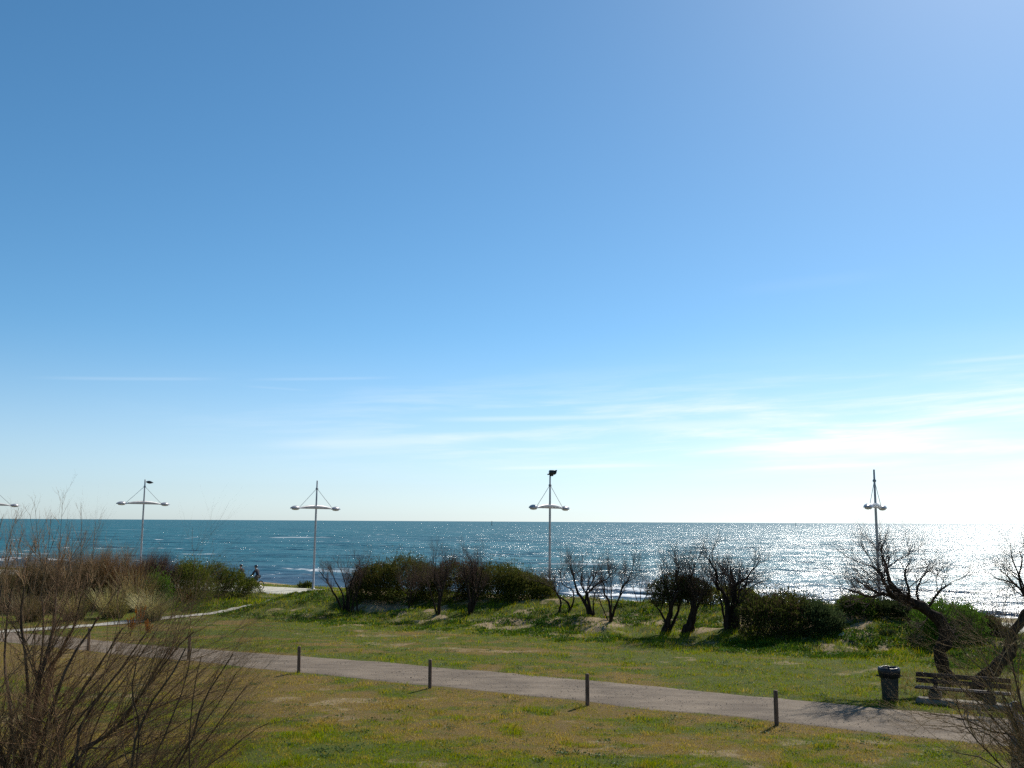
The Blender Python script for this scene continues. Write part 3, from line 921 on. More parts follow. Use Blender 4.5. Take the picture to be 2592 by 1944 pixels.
    if top_twigs:
        Q, R2 = grow(S, Rr, top_twigs, (0.35, 0.8), r, u=(0.6, 1.0), angle=(0.4, 0.2), up=0.9, K=4, rmax=0.006)
        g.add(*tubes(Q, R2, 3), twig_cols(len(Q), 12, twig_col, r))
        Q2, R3 = grow(Q, R2, 4, (0.15, 0.4), r, u=(0.2, 1.0), angle=(0.4, 0.2), up=0.5, K=3, rmax=0.004)
        g.add(*tubes(Q2, R3, 3), twig_cols(len(Q2), 9, twig_col, r))
    g.make("stems", M['twig'], root)
    return root


def brush(name, label, cat, px, ty, wpx, d, group, n=200, col=TWIG_RED, seed=0, lean=(0.1, 0), dep=None, twigs=9):
    """Leafless shrub: many thin stems fanned up from one root."""
    r = np.random.default_rng(seed)
    top = at(px, ty, d); g = float(ground_z(top[0], d)); h = top[2] - g
    rx = wpx / 2 * d / FPX; ry = (dep or rx * 1.5) / 2 if dep else rx * 0.8
    b0 = np.array((top[0], d, g))
    root = empty(name, b0); tag(root, label, cat, group)
    a = r.uniform(0, 2 * np.pi, n); q = np.sqrt(r.uniform(0, 1, n))
    bx = b0[0] + q * np.cos(a) * rx * 0.45; by = b0[1] + q * np.sin(a) * ry * 0.45
    B = np.stack([bx, by, ground_z(bx, by) - 0.05], -1)
    hh = h * r.uniform(0.70, 1.0, n) * (1 - 0.30 * q ** 2)
    E = B + np.stack([q * np.cos(a) * rx * 0.62 + lean[0] * hh, q * np.sin(a) * ry * 0.62 + lean[1] * hh, hh], -1)
    K = 6; u = np.linspace(0, 1, K)[None, :, None]
    bow = r.normal(size=(n, 1, 3)) * 0.10 * h
    P = B[:, None] * (1 - u) + E[:, None] * u + bow * np.sin(u * np.pi)
    R = np.linspace(1, 0.25, K)[None] * r.uniform(0.008, 0.018, (n, 1))
    main = Geo().add(*tubes(P, R, 4), twig_cols(n, K * 4, np.array(col) * 0.8, r)); main.make("stems", M['twig'], root)
    Q, R2 = grow(P, R, twigs, (0.18 * h, 0.34 * h), r, u=(0.3, 1.0), angle=(0.35, 0.18), up=0.5, wind=(lean[0], lean[1], 0), K=4, rmax=0.007, jit=0.1)
    tw = Geo().add(*tubes(Q, R2, 3), twig_cols(len(Q), 12, col, r))
    Q3, R3 = grow(Q, R2, 3, (0.07 * h, 0.16 * h), r, u=(0.3, 1.0), angle=(0.4, 0.2), up=0.5, K=3, rmax=0.005)
    tw.add(*tubes(Q3, R3, 3), twig_cols(len(Q3), 9, col, r)).make("twigs", M['twig'], root)
    return root


def reed_clump(name, label, px, ty, wpx, d, n, col, seed, plumes=0, droop=0.5):
    r = np.random.default_rng(seed)
    top = at(px, ty, d); g = float(ground_z(top[0], d)); h = top[2] - g; rx = wpx / 2 * d / FPX
    root = empty(name, (top[0], d, g)); tag(root, label, "grass clump", "pale reed grass clumps behind the path")
    a = r.uniform(0, 2 * np.pi, n); q = np.sqrt(r.uniform(0, 1, n))
    B = np.stack([top[0] + np.cos(a) * q * rx * 0.35, d + np.sin(a) * q * rx * 0.3, np.zeros(n)], -1); B[:, 2] = ground_z(B[:, 0], B[:, 1]) - 0.03
    L = h * r.uniform(0.55, 1.12, n); K = 6
    out = np.stack([np.cos(a), np.sin(a), 0 * a], -1) * (0.15 + 0.55 * q)[:, None]
    cur = unit(out * 0.7 + np.array((0.05, 0, 1.0)) + r.normal(size=(n, 3)) * 0.12)
    P = np.zeros((n, K, 3)); P[:, 0] = B
    for j in range(1, K):
        P[:, j] = P[:, j - 1] + cur * (L / (K - 1))[:, None]
        cur = unit(cur + out * 0.16 * droop + np.array((0, 0, -0.30 * droop * j / K)) * q[:, None] + r.normal(size=(n, 3)) * 0.03)
    R = np.linspace(1, 0.3, K)[None] * r.uniform(0.006, 0.012, (n, 1))
    Geo().add(*tubes(P, R, 3), twig_cols(n, K * 3, col, r, 0.45)).make("blades", M['straw'], root)
    if plumes:
        k = r.choice(n, plumes, replace=False)
        S = P[k][:, [0, 3, 5]].copy(); S[:, 2] += np.array((0.05, 0, 0.30)) * h * r.uniform(0.3, 1, (plumes, 1)); S[:, 1] = S[:, 0] * 0.5 + S[:, 2] * 0.5
        S5 = np.stack([resample(q_, 5) for q_ in S])
        gg = Geo().add(*tubes(S5, np.full((plumes, 5), 0.006), 3), twig_cols(plumes, 15, (0.24, 0.18, 0.09), r))
        tipd = unit(S5[:, 4] - S5[:, 3])
        T = np.stack([S5[:, 4] - tipd * 0.02 + tipd * u for u in (0, 0.12, 0.28, 0.45)], 1)
        gg.add(*tubes(T, np.array([0.006, 0.03, 0.022, 0.003])[None] * r.uniform(0.6, 1.1, (plumes, 1)), 5), twig_cols(plumes, 20, (0.30, 0.225, 0.12), r))
        gg.make("plumes", M['straw'], root)
    return root


def bare_tree(name, label, cat, group, stems, levels, base, seed=0, col=TWIG_BROWN, trunk_sides=9, knots=0.10, shoots=(), bark=None):
    """stems: list of (points Nx3, r0, r1).  levels: dicts for grow()."""
    r = np.random.default_rng(seed)
    root = empty(name, base); tag(root, label, cat, group)
    g = Geo(); SP = []; SR = []
    for pts, r0, r1 in stems:
        k = 14
        P = resample(pts, k); P[1:-1] += r.normal(size=(k - 2, 3)) * r0 * 0.18
        R = np.linspace(r0, r1, k) * (1 + r.normal(size=k) * knots)
        R[0] *= 1.25
        v, f = tubes(P[None], R[None], trunk_sides)
        wob = 1 + 0.16 * (vnoise(np.arange(len(v)) % trunk_sides * 1.3, np.arange(len(v)) // trunk_sides * 0.6, seed) - 0.5)
        cen = np.repeat(P, trunk_sides, 0); v = cen + (v - cen) * wob[:, None]
        g.add(v, f); SP.append(P); SR.append(R)
    g.make("trunk", bark or M['bark'], root, smooth=True)
    P = np.array(SP); R = np.array(SR)
    c = Geo()
    for lv in levels:
        lv = dict(lv); sides = lv.pop('sides', 3); frac = lv.pop('col', col)
        P, R = grow(P, R, rng=r, **lv)
        c.add(*tubes(P, R, sides), twig_cols(len(P), P.shape[1] * sides, frac, r))
    if len(shoots):
        P = np.array([resample(q, 8) for q in shoots]); R = np.linspace(0.0075, 0.0022, 8)[None] * np.ones((len(P), 1))
        c.add(*tubes(P, R, 4), twig_cols(len(P), 32, np.array(col) * 1.1, r))
        P, R = grow(P, R, 9, (0.12, 0.45), r, u=(0.15, 1.0), angle=(0.45, 0.2), up=0.15, K=5, jit=0.06, ratio=0.7)
        c.add(*tubes(P, R, 3), twig_cols(len(P), 15, np.array(col) * 1.2, r))
        P, R = grow(P, R, 4, (0.05, 0.18), r, u=(0.2, 1.0), angle=(0.5, 0.2), up=0.15, K=3, ratio=0.8)
        c.add(*tubes(P, R, 3), twig_cols(len(P), 9, np.array(col) * 1.2, r))
    c.make("crown", M['twig'], root)
    return root


def pxline(pts, d, r, jd=0.25):
    """Photo pixels -> world polyline near distance d, wandering a little in depth."""
    out = []; off = 0.0
    for i, (px, py) in enumerate(pts):
        off = off + (r.normal() * jd if i else 0)
        out.append(at(px, py, d + off))
    return np.array(out)


def rooted(pts):
    p = np.array(pts); p[0, 2] = float(ground_z(p[0, 0], p[0, 1])) - 0.08
    return p


BG = "leafless tamarisk trees along the dune"
EV = "evergreen shrubs on the dune"
BR = "leafless brown bushes at the left"

# ---- left background: brown brush, pale reeds, rounded evergreens
brush("bare_bush", "brown leafless bush farthest left, under the cut-off street lamp", "bush", 40, 1405, 190, 58, BR, 420, TWIG_RED, 401)
brush("bare_bush", "brown leafless bush left of the first whole street lamp, behind pale reeds", "bush", 165, 1398, 190, 59, BR, 420, TWIG_RED, 402)
brush("bare_bush", "rusty brown leafless bush just left of the lamp with the leaf-shaped floodlight", "bush", 275, 1392, 170, 60, BR, 440, (0.20, 0.118, 0.055), 403)
brush("bare_bush", "dark brown leafless bush leaning right at the foot of the left lamp", "bush", 372, 1400, 110, 63, BR, 420, (0.09, 0.055, 0.042), 404, lean=(0.22, 0))
reed_clump("reed_clump", "olive reed clump half hidden behind the big foreground tamarisk", 190, 1492, 130, 52.5, 420, (0.34, 0.29, 0.12), 411)
reed_clump("reed_clump", "broad pale reed clump left of the last one by the sandy track", 290, 1478, 140, 53.5, 520, (0.40, 0.35, 0.15), 412, plumes=10)
reed_clump("reed_clump", "pale arching reed clump nearest to the rounded dark shrub", 385, 1490, 125, 52.5, 620, (0.46, 0.41, 0.20), 413, droop=0.9)
reed_clump("reed_clump", "upright straw reeds with feathery plumes at the bush edge", 350, 1440, 90, 58, 260, (0.40, 0.31, 0.14), 414, plumes=26, droop=0.3)
reed_clump("reed_clump", "dull brown reed clump farthest left beside the gravel path", 80, 1490, 150, 52, 380, (0.20, 0.15, 0.07), 415)
shrub("evergreen_shrub", "small fresh green shrub between the reeds and the round dark shrub", "shrub", [(402, 1452, 75, 60, 1.6)], 4200, LEAF_FRESH, EV, seed=21)
shrub("evergreen_shrub", "rounded dark green shrub with orange spikes in front", "shrub", [(488, 1424, 112, 63.5, 2.6), (470, 1420, 70, 64.5, 2.0)], 12500, (0.085, 0.105, 0.026), EV, seed=22, rim=(LEAF_OLIVE, 0.45))
shrub("evergreen_shrub", "long low dark shrub that hides the cyclists' bicycles", "shrub", [(545, 1424, 90, 67, 2.6), (590, 1443, 90, 67.5, 2.4), (630, 1466, 60, 68, 2.0)], 13000, (0.080, 0.102, 0.026), EV, seed=23, rim=(LEAF_OLIVE, 0.4))
shrub("evergreen_shrub", "small dark tuft of shrub at the seaward edge of the promenade", "shrub", [(774, 1478, 36, 78.5, 1.0)], 1300, LEAF_DARK, EV, seed=24)
reed_clump("grass_tuft", "green grass tuft crowning the knoll left of the bare trees", 795, 1486, 60, 63, 260, (0.10, 0.12, 0.045), 416)
scene.objects["grass_tuft"]["group"] = "tufts on the dune"

# ---- the long evergreen mass on the dune
shrub("evergreen_shrub", "dark evergreen shrub at the left end of the long dune thicket, behind the bare trunks", "shrub", [(955, 1428, 130, 59.4, 4.2), (922, 1458, 80, 59.2, 3.2)], 14000, LEAF_DARK, EV, seed=25, rim=((0.10, 0.075, 0.03), 0.4), top_twigs=6)
shrub("evergreen_shrub", "tallest rounded evergreen of the dune thicket, left of the two tufted bare crowns", "shrub", [(1030, 1408, 165, 59.6, 4.4), (1085, 1432, 110, 58.9, 3.6)], 14500, LEAF_DARK, EV, seed=26, rim=((0.11, 0.095, 0.03), 0.45), top_twigs=11)
shrub("evergreen_shrub", "dark evergreen under the two tufted bare crowns", "shrub", [(1150, 1422, 165, 59.4, 4.2), (1205, 1438, 100, 58.8, 3.4)], 14500, LEAF_DARK, EV, seed=27, rim=((0.085, 0.05, 0.032), 0.5), top_twigs=14)
shrub("evergreen_shrub", "rounded evergreen left of the middle street lamp", "shrub", [(1262, 1430, 155, 58.8, 4.2), (1305, 1448, 100, 58.2, 3.4)], 13500, LEAF_DARK, EV, seed=28, rim=((0.11, 0.10, 0.03), 0.4), top_twigs=8)
shrub("evergreen_shrub", "low sloping evergreen at the foot of the middle street lamp", "shrub", [(1335, 1455, 130, 58.5, 3.0), (1378, 1482, 60, 58, 2.0)], 11500, LEAF_DARK, EV, seed=29, rim=((0.12, 0.12, 0.03), 0.4), top_twigs=4)

TW = [dict(count=8, length=(0.5, 1.25), u=(0.4, 1.0), angle=(0.75, 0.3), up=0.45, K=6, jit=0.18, ratio=0.45, rmax=0.022, sides=5),
      dict(count=10, length=(0.3, 0.85), u=(0.2, 1.0), angle=(0.65, 0.3), up=0.4, K=5, jit=0.14, ratio=0.55, rmax=0.009, sides=3),
      dict(count=8, length=(0.16, 0.5), u=(0.15, 1.0), angle=(0.6, 0.3), up=0.35, K=4, jit=0.12, ratio=0.65, rmax=0.005, sides=3)]


def dune_tree(label, d, lines, seed, group=BG, col=TWIG_BROWN, levels=TW, jd=0.2):
    r = np.random.default_rng(seed)
    stems = []
    vs, vu, va = r.uniform(0.8, 1.3), r.uniform(0.5, 1.4), r.uniform(0.8, 1.25)
    levels = [dict(l, length=(l['length'][0] * vs, l['length'][1] * vs), up=l['up'] * vu, angle=(l['angle'][0] * va, l['angle'][1])) for l in levels]
    base = None
    d = float(np.clip(gp(*lines[0][0][0])[1], 44, 60))
    for pts, r0, r1 in lines:
        P = pxline(pts, d + r.normal() * 0.12, r, jd)
        if base is None:
            base = P[0].copy(); base[2] = float(ground_z(P[0, 0], P[0, 1]))
        if pts[0] == lines[0][0][0] or pts[0][1] > 1500: P[0, 2] = min(P[0, 2], float(ground_z(P[0, 0], P[0, 1])) - 0.06)
        stems.append((P, r0 * 0.72, r1 * 0.42))
    return bare_tree("tamarisk_tree", label, "tree", group, stems, levels, base, seed, col)


dune_tree("bare many-stemmed tamarisk beside the second street lamp, left end of the thicket", 58,
          [([(868, 1545), (848, 1505), (826, 1470), (808, 1445)], 0.10, 0.035), ([(872, 1548), (866, 1500), (846, 1465), (838, 1435)], 0.09, 0.03),
           ([(878, 1548), (877, 1490), (862, 1440)], 0.10, 0.035), ([(882, 1548), (888, 1480), (905, 1430)], 0.09, 0.03),
           ([(886, 1548), (900, 1505), (915, 1470), (912, 1445)], 0.07, 0.03), ([(895, 1545), (890, 1480), (882, 1440)], 0.06, 0.03), ([(905, 1540), (905, 1490), (925, 1445), (935, 1425)], 0.06, 0.03)], 431)
dune_tree("slight leafless tamarisk with pale thin stems before the dark thicket", 54.5,
          [([(1036, 1540), (1030, 1505), (1015, 1480)], 0.05, 0.02), ([(1037, 1540), (1040, 1500), (1045, 1470)], 0.05, 0.02), ([(1040, 1540), (1052, 1505), (1068, 1478)], 0.05, 0.02)], 432)
dune_tree("leafless tamarisk with a tall tufted crown, left of the taller tuft", 54.5,
          [([(1108, 1556), (1112, 1510), (1100, 1460), (1103, 1425)], 0.14, 0.04), ([(1108, 1556), (1118, 1500), (1130, 1450), (1128, 1420)], 0.10, 0.035), ([(1106, 1556), (1090, 1500), (1078, 1468)], 0.07, 0.03), ([(1110, 1545), (1116, 1480), (1115, 1425)], 0.08, 0.03)], 433)
dune_tree("leafless tamarisk with the tallest tufted crown of the thicket", 54,
          [([(1190, 1552), (1186, 1500), (1175, 1450), (1172, 1420)], 0.13, 0.04), ([(1190, 1552), (1198, 1490), (1196, 1440), (1190, 1412)], 0.12, 0.035), ([(1192, 1552), (1210, 1490), (1222, 1440), (1228, 1425)], 0.09, 0.03), ([(1192, 1550), (1215, 1500), (1240, 1460)], 0.06, 0.025), ([(1190, 1545), (1205, 1470), (1208, 1420)], 0.07, 0.03)], 434)
dune_tree("crooked bare tamarisk leaning left at the foot of the middle lamp", 54.5,
          [([(1416, 1548), (1418, 1522), (1408, 1498), (1400, 1478)], 0.09, 0.035), ([(1440, 1552), (1440, 1530), (1418, 1512), (1396, 1488), (1368, 1475)], 0.09, 0.025), ([(1440, 1552), (1452, 1520), (1450, 1495), (1425, 1480), (1420, 1440)], 0.07, 0.03)], 435)
dune_tree("twisted bare tamarisk with two wide arms right of the middle lamp", 54,
          [([(1495, 1560), (1480, 1525), (1460, 1495), (1452, 1460), (1445, 1430)], 0.15, 0.045), ([(1495, 1560), (1488, 1510), (1470, 1478), (1476, 1440)], 0.11, 0.04), ([(1500, 1560), (1490, 1498), (1515, 1478), (1540, 1462), (1552, 1440)], 0.12, 0.035),
           ([(1503, 1555), (1503, 1520), (1508, 1498), (1516, 1490)], 0.08, 0.035), ([(1488, 1550), (1484, 1500), (1500, 1470), (1502, 1435)], 0.09, 0.03)], 436)
dune_tree("forked bare tamarisk with open limbs against the glitter", 53,
          [([(1545, 1575), (1543, 1530), (1530, 1500), (1528, 1475), (1516, 1462)], 0.13, 0.035), ([(1546, 1575), (1560, 1530), (1570, 1505), (1575, 1485), (1592, 1465), (1600, 1440)], 0.11, 0.035),
           ([(1545, 1560), (1548, 1510), (1546, 1470), (1540, 1445)], 0.06, 0.025), ([(1540, 1545), (1520, 1525), (1512, 1500)], 0.05, 0.02)], 437)
dune_tree("slender bare sapling between the forked tree and the green-topped one", 54.5,
          [([(1618, 1530), (1606, 1500), (1600, 1475)], 0.04, 0.015), ([(1620, 1530), (1622, 1495), (1626, 1465)], 0.04, 0.015), ([(1622, 1530), (1640, 1500), (1650, 1480)], 0.04, 0.015)], 438)
green1 = dune_tree("thick-trunked tamarisk whose bare twigs rise above its green left crown", 50.5,
          [([(1683, 1603), (1690, 1570), (1702, 1530), (1712, 1480), (1712, 1440)], 0.22, 0.05), ([(1683, 1603), (1682, 1570), (1665, 1540), (1650, 1522)], 0.10, 0.04), ([(1690, 1595), (1712, 1560), (1722, 1520), (1730, 1470)], 0.12, 0.045),
           ([(1695, 1560), (1690, 1500), (1675, 1450), (1672, 1425)], 0.08, 0.03)], 439, levels=[dict(TW[0], up=0.9), dict(TW[1], up=0.8), dict(TW[2], up=0.6)])
green2 = dune_tree("stout slanting tamarisk trunk under dense green boughs", 50,
          [([(1738, 1602), (1750, 1565), (1757, 1525), (1752, 1490), (1745, 1455)], 0.30, 0.06), ([(1750, 1580), (1768, 1530), (1782, 1500), (1790, 1470)], 0.12, 0.04), ([(1755, 1540), (1745, 1490), (1728, 1450)], 0.09, 0.03)], 440,
          levels=[dict(TW[0], up=0.9), dict(TW[1], up=0.8), dict(TW[2], up=0.6)])
dune_tree("finest spreading bare tamarisk, great forked crown against the bright sea", 50,
          [([(1850, 1590), (1856, 1545), (1855, 1505), (1858, 1480), (1852, 1450), (1848, 1435)], 0.26, 0.06), ([(1842, 1590), (1840, 1540), (1830, 1500), (1814, 1482), (1816, 1455), (1802, 1430), (1795, 1405)], 0.20, 0.04),
           ([(1858, 1590), (1862, 1520), (1864, 1480), (1888, 1465), (1902, 1448), (1918, 1430)], 0.20, 0.04), ([(1866, 1590), (1870, 1530), (1872, 1498), (1888, 1480), (1892, 1475)], 0.13, 0.04),
           ([(1850, 1560), (1843, 1510), (1836, 1478), (1830, 1455)], 0.10, 0.035), ([(1868, 1560), (1880, 1510), (1900, 1485), (1930, 1470)], 0.08, 0.03), ([(1838, 1590), (1828, 1540), (1815, 1490), (1806, 1470)], 0.10, 0.03)], 441,
          levels=[dict(TW[0], count=11, length=(0.6, 1.3), up=0.4), TW[1], TW[2]])
dune_tree("thin leafless tamarisk low behind the green-topped pair", 55,
          [([(1800, 1540), (1795, 1510), (1780, 1485)], 0.05, 0.02), ([(1802, 1540), (1810, 1510), (1818, 1490)], 0.05, 0.02)], 442)

def leafy_mass(root, lobes, n, color, rim, seed):
    """Green part of a tree's crown: lobes (px, py, width_px, height_px) about the trunk's own distance."""
    r = np.random.default_rng(seed); d = root.location[1]; Vs = []; Cs = []
    for px, py, w_, h_ in lobes:
        c = at(px, py, d + r.normal() * 0.15); m = int(n * w_ * h_ / sum(l[2] * l[3] for l in lobes))
        dr = unit(r.normal(size=(m, 3))); f = np.where(r.uniform(0, 1, m) < 0.6, 1 - np.abs(r.normal(0, 0.12, m)), r.uniform(0.2, 1, m))
        lump = fbm(np.arctan2(dr[:, 1], dr[:, 0]) * 2.4, dr[:, 2] * 3 + seed, 330 + seed, 3)
        p = c + dr * np.array((w_ / 2, w_ / 2.2, h_ / 2)) * (d / FPX) * (f * (0.72 + 0.56 * lump))[:, None]
        ax = unit(dr * 0.4 + np.array((0, 0, 0.8)) + r.normal(size=(m, 3)) * 0.5); sd = unit(np.cross(ax, r.normal(size=(m, 3))))
        ln = r.uniform(0.07, 0.17, m)[:, None]; wd = r.uniform(0.010, 0.024, m)[:, None]
        Vs.append(np.stack([p, p + ax * ln * 0.5 + sd * wd, p + ax * ln, p + ax * ln * 0.5 - sd * wd], 1).reshape(-1, 3))
        c_ = np.where((r.uniform(0, 1, m) < rim[1])[:, None], np.asarray(rim[0]), np.asarray(color)) * r.uniform(0.55, 1.35, (m, 1))
        Cs.append(np.repeat(c_, 4, 0))
    V = np.concatenate(Vs); mesh_obj("foliage", V, np.arange(len(V)).reshape(-1, 4), M['leaf'], root, colors={"col": np.concatenate(Cs)})


leafy_mass(green1, [(1668, 1502, 62, 62), (1705, 1490, 80, 74), (1732, 1500, 60, 70), (1690, 1520, 80, 36)], 6500, (0.07, 0.08, 0.022), (TWIG_BROWN, 0.4), 31)
leafy_mass(green2, [(1762, 1498, 74, 66), (1745, 1480, 50, 46), (1782, 1508, 44, 44)], 4600, (0.065, 0.075, 0.022), (TWIG_BROWN, 0.4), 32)
shrub("evergreen_shrub", "olive shrub seen through the limbs of the spreading bare tree", "shrub", [(1835, 1486, 130, 54, 2.2), (1890, 1490, 60, 54, 1.8)], 7500, LEAF_OLIVE, EV, seed=33, top_twigs=3)
shrub("evergreen_shrub", "big broad dark shrub right of the spreading bare tree, brown at its top", "shrub", [(1935, 1502, 130, 45.2, 2.8), (1990, 1500, 150, 45.4, 3.0), (1950, 1512, 180, 44.6, 2.6)], 15000, LEAF_DARK, EV, seed=34, rim=(TWIG_BROWN, 0.28), top_twigs=7)
shrub("evergreen_shrub", "grey green shrub sloping down at the right of the big broad one", "shrub", [(2060, 1528, 120, 44.9, 2.8), (2100, 1550, 70, 45, 2.2)], 11000, (0.052, 0.070, 0.03), EV, seed=35)
shrub("evergreen_shrub", "compact dark shrub left of the right-hand street lamp", "shrub", [(2168, 1512, 92, 46.5, 2.4)], 8000, LEAF_DARK, EV, seed=36, rim=(LEAF_FRESH, 0.3))
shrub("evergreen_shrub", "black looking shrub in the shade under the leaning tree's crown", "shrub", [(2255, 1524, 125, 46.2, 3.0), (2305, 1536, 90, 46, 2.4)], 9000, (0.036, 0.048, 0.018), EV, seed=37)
shrub("evergreen_shrub", "fresh green shrub right of the leaning tree trunk", "shrub", [(2390, 1524, 145, 43.6, 3.0), (2445, 1543, 80, 44, 2.4), (2370, 1548, 110, 42.8, 2.2)], 12500, LEAF_FRESH, EV, seed=38)
shrub("evergreen_shrub", "low brownish shrub sloping towards the promenade at the far right", "shrub", [(2485, 1560, 90, 45, 2.2), (2530, 1588, 60, 44.5, 1.8)], 6000, (0.062, 0.07, 0.024), EV, seed=39, rim=(TWIG_BROWN, 0.4))
reed_clump("grass_tuft", "wispy olive tuft on the hummock below the leaning crown", 2245, 1590, 100, 43, 260, (0.10, 0.11, 0.05), 417)
reed_clump("grass_tuft", "dry tuft left of the leaning tree trunk", 2315, 1600, 70, 42, 200, (0.12, 0.12, 0.05), 418)
reed_clump("grass_tuft", "green tuft beside the grey green shrub", 2190, 1598, 60, 44, 200, (0.075, 0.11, 0.035), 419)
for o in scene.objects:
    if o.name.startswith("grass_tuft"): o["group"] = "tufts on the dune"

# ---- the two leaning trees behind the bench
TL = [dict(count=7, length=(0.6, 1.35), u=(0.3, 1.0), angle=(0.7, 0.3), up=0.12, wind=(-0.05, 0, 0), K=7, jit=0.22, ratio=0.5, rmax=0.020, sides=5),
      dict(count=10, length=(0.35, 0.9), u=(0.2, 1.0), angle=(0.65, 0.3), up=0.2, K=5, jit=0.2, ratio=0.55, rmax=0.008, sides=3),
      dict(count=9, length=(0.12, 0.40), u=(0.15, 1.0), angle=(0.6, 0.3), up=0.15, K=4, jit=0.18, ratio=0.65, rmax=0.004, sides=3)]
r_ = np.random.default_rng(451)
d0 = 33.0
trunk = rooted(pxline([(2412, 1745), (2385, 1690), (2378, 1655), (2396, 1615), (2378, 1575), (2345, 1545), (2300, 1520), (2262, 1508)], d0, r_, 0.12))
st = [(trunk, 0.245, 0.13)]
for pts, a, b in (([(2262, 1510), (2240, 1480), (2228, 1450), (2200, 1430)], 0.09, 0.02), ([(2275, 1512), (2255, 1480), (2246, 1445), (2232, 1405)], 0.10, 0.02), ([(2262, 1510), (2222, 1500), (2185, 1480), (2160, 1462)], 0.07, 0.018),
                  ([(2305, 1522), (2268, 1490), (2245, 1455), (2252, 1410)], 0.07, 0.018), ([(2330, 1535), (2320, 1500), (2330, 1470), (2348, 1445)], 0.05, 0.015), ([(2345, 1545), (2365, 1515), (2385, 1490), (2410, 1478)], 0.05, 0.014),
                  ([(2300, 1520), (2300, 1490), (2290, 1455), (2300, 1425)], 0.05, 0.015), ([(2240, 1500), (2205, 1510), (2170, 1500), (2140, 1490)], 0.05, 0.014)):
    P = pxline(pts, d0 + r_.normal() * 0.3, r_, 0.35); st.append((P, a, b))
bare_tree("leaning_tree", "thick crooked trunk leaning left behind the bench, tangled bare crown at the right lamp", "tree", "leaning trees behind the bench", st, TL, (trunk[0, 0], trunk[0, 1], float(ground_z(trunk[0, 0], trunk[0, 1]))), 451, (0.11, 0.075, 0.06), 12)
d0 = 31.0
trunk = rooted(pxline([(2468, 1760), (2490, 1705), (2525, 1690), (2548, 1655), (2560, 1610), (2585, 1575), (2612, 1540)], d0, r_, 0.1))
st = [(trunk, 0.23, 0.13)]
for pts, a, b in (([(2605, 1548), (2592, 1505), (2568, 1478), (2545, 1455), (2530, 1440)], 0.055, 0.012), ([(2598, 1515), (2580, 1460), (2588, 1420), (2580, 1395)], 0.04, 0.012), ([(2600, 1530), (2590, 1480), (2572, 1440), (2560, 1400), (2558, 1375)], 0.035, 0.010),
                  ([(2612, 1540), (2620, 1480), (2625, 1430)], 0.05, 0.012), ([(2612, 1540), (2650, 1500), (2670, 1450)], 0.05, 0.012), ([(2575, 1480), (2545, 1470), (2515, 1462)], 0.03, 0.010)):
    st.append((pxline(pts, d0 + r_.normal() * 0.2, r_, 0.25), a, b))
bare_tree("leaning_tree", "knobbly trunk bent like an elbow at the right edge, bare crown cut by the frame", "tree", "leaning trees behind the bench", st, [dict(TL[0], count=5, length=(0.4, 0.9)), dict(TL[1], count=8, length=(0.25, 0.6)), dict(TL[2], count=7)], (trunk[0, 0], trunk[0, 1], float(ground_z(trunk[0, 0], trunk[0, 1]))), 452, (0.11, 0.075, 0.06), 12)

# ---- the big bare tamarisks close to the camera
WL = (0.45, 0.0, 0.0)
TF = [dict(count=13, length=(0.7, 1.7), u=(0.06, 1.0), angle=(0.6, 0.3), up=0.05, wind=(0.26, 0, 0), K=8, jit=0.09, curve=0.35, ratio=0.5, rmax=0.017, sides=5),
      dict(count=9, length=(0.4, 0.95), u=(0.08, 1.0), angle=(0.6, 0.3), up=0.06, wind=(0.26, 0, 0), K=6, jit=0.06, curve=0.3, ratio=0.5, rmax=0.007, sides=4),
      dict(count=7, length=(0.16, 0.5), u=(0.1, 1.0), angle=(0.55, 0.28), up=0.08, wind=(0.2, 0, 0), K=4, jit=0.07, curve=0.3, ratio=0.6, rmax=0.0036, sides=3)]


def near_tree(name, label, d, lines, seed, levels, col, group, shoots=()):
    r = np.random.default_rng(seed)
    sh = [pxline(p_, d + r.normal() * 0.3, r, 0.12) for p_ in shoots]
    st = []; base = None
    for pts, r0, r1 in lines:
        P = pxline(pts, d + r.normal() * 0.25, r, 0.18)
        if pts[0][1] >= 1944:
            b = P[0].copy(); b[2] = float(ground_z(b[0], b[1])) - 0.1
            b[0] -= 0.12 * (P[1, 0] - P[0, 0])
            P = np.concatenate([[b], P])
            if base is None: base = b.copy(); base[2] += 0.1
        st.append((P, r0 * 0.8, r1 * 0.8))
    return bare_tree(name, label, "tree", group, st, levels, base, seed, col, 9, 0.05, sh, M['nearbark'])


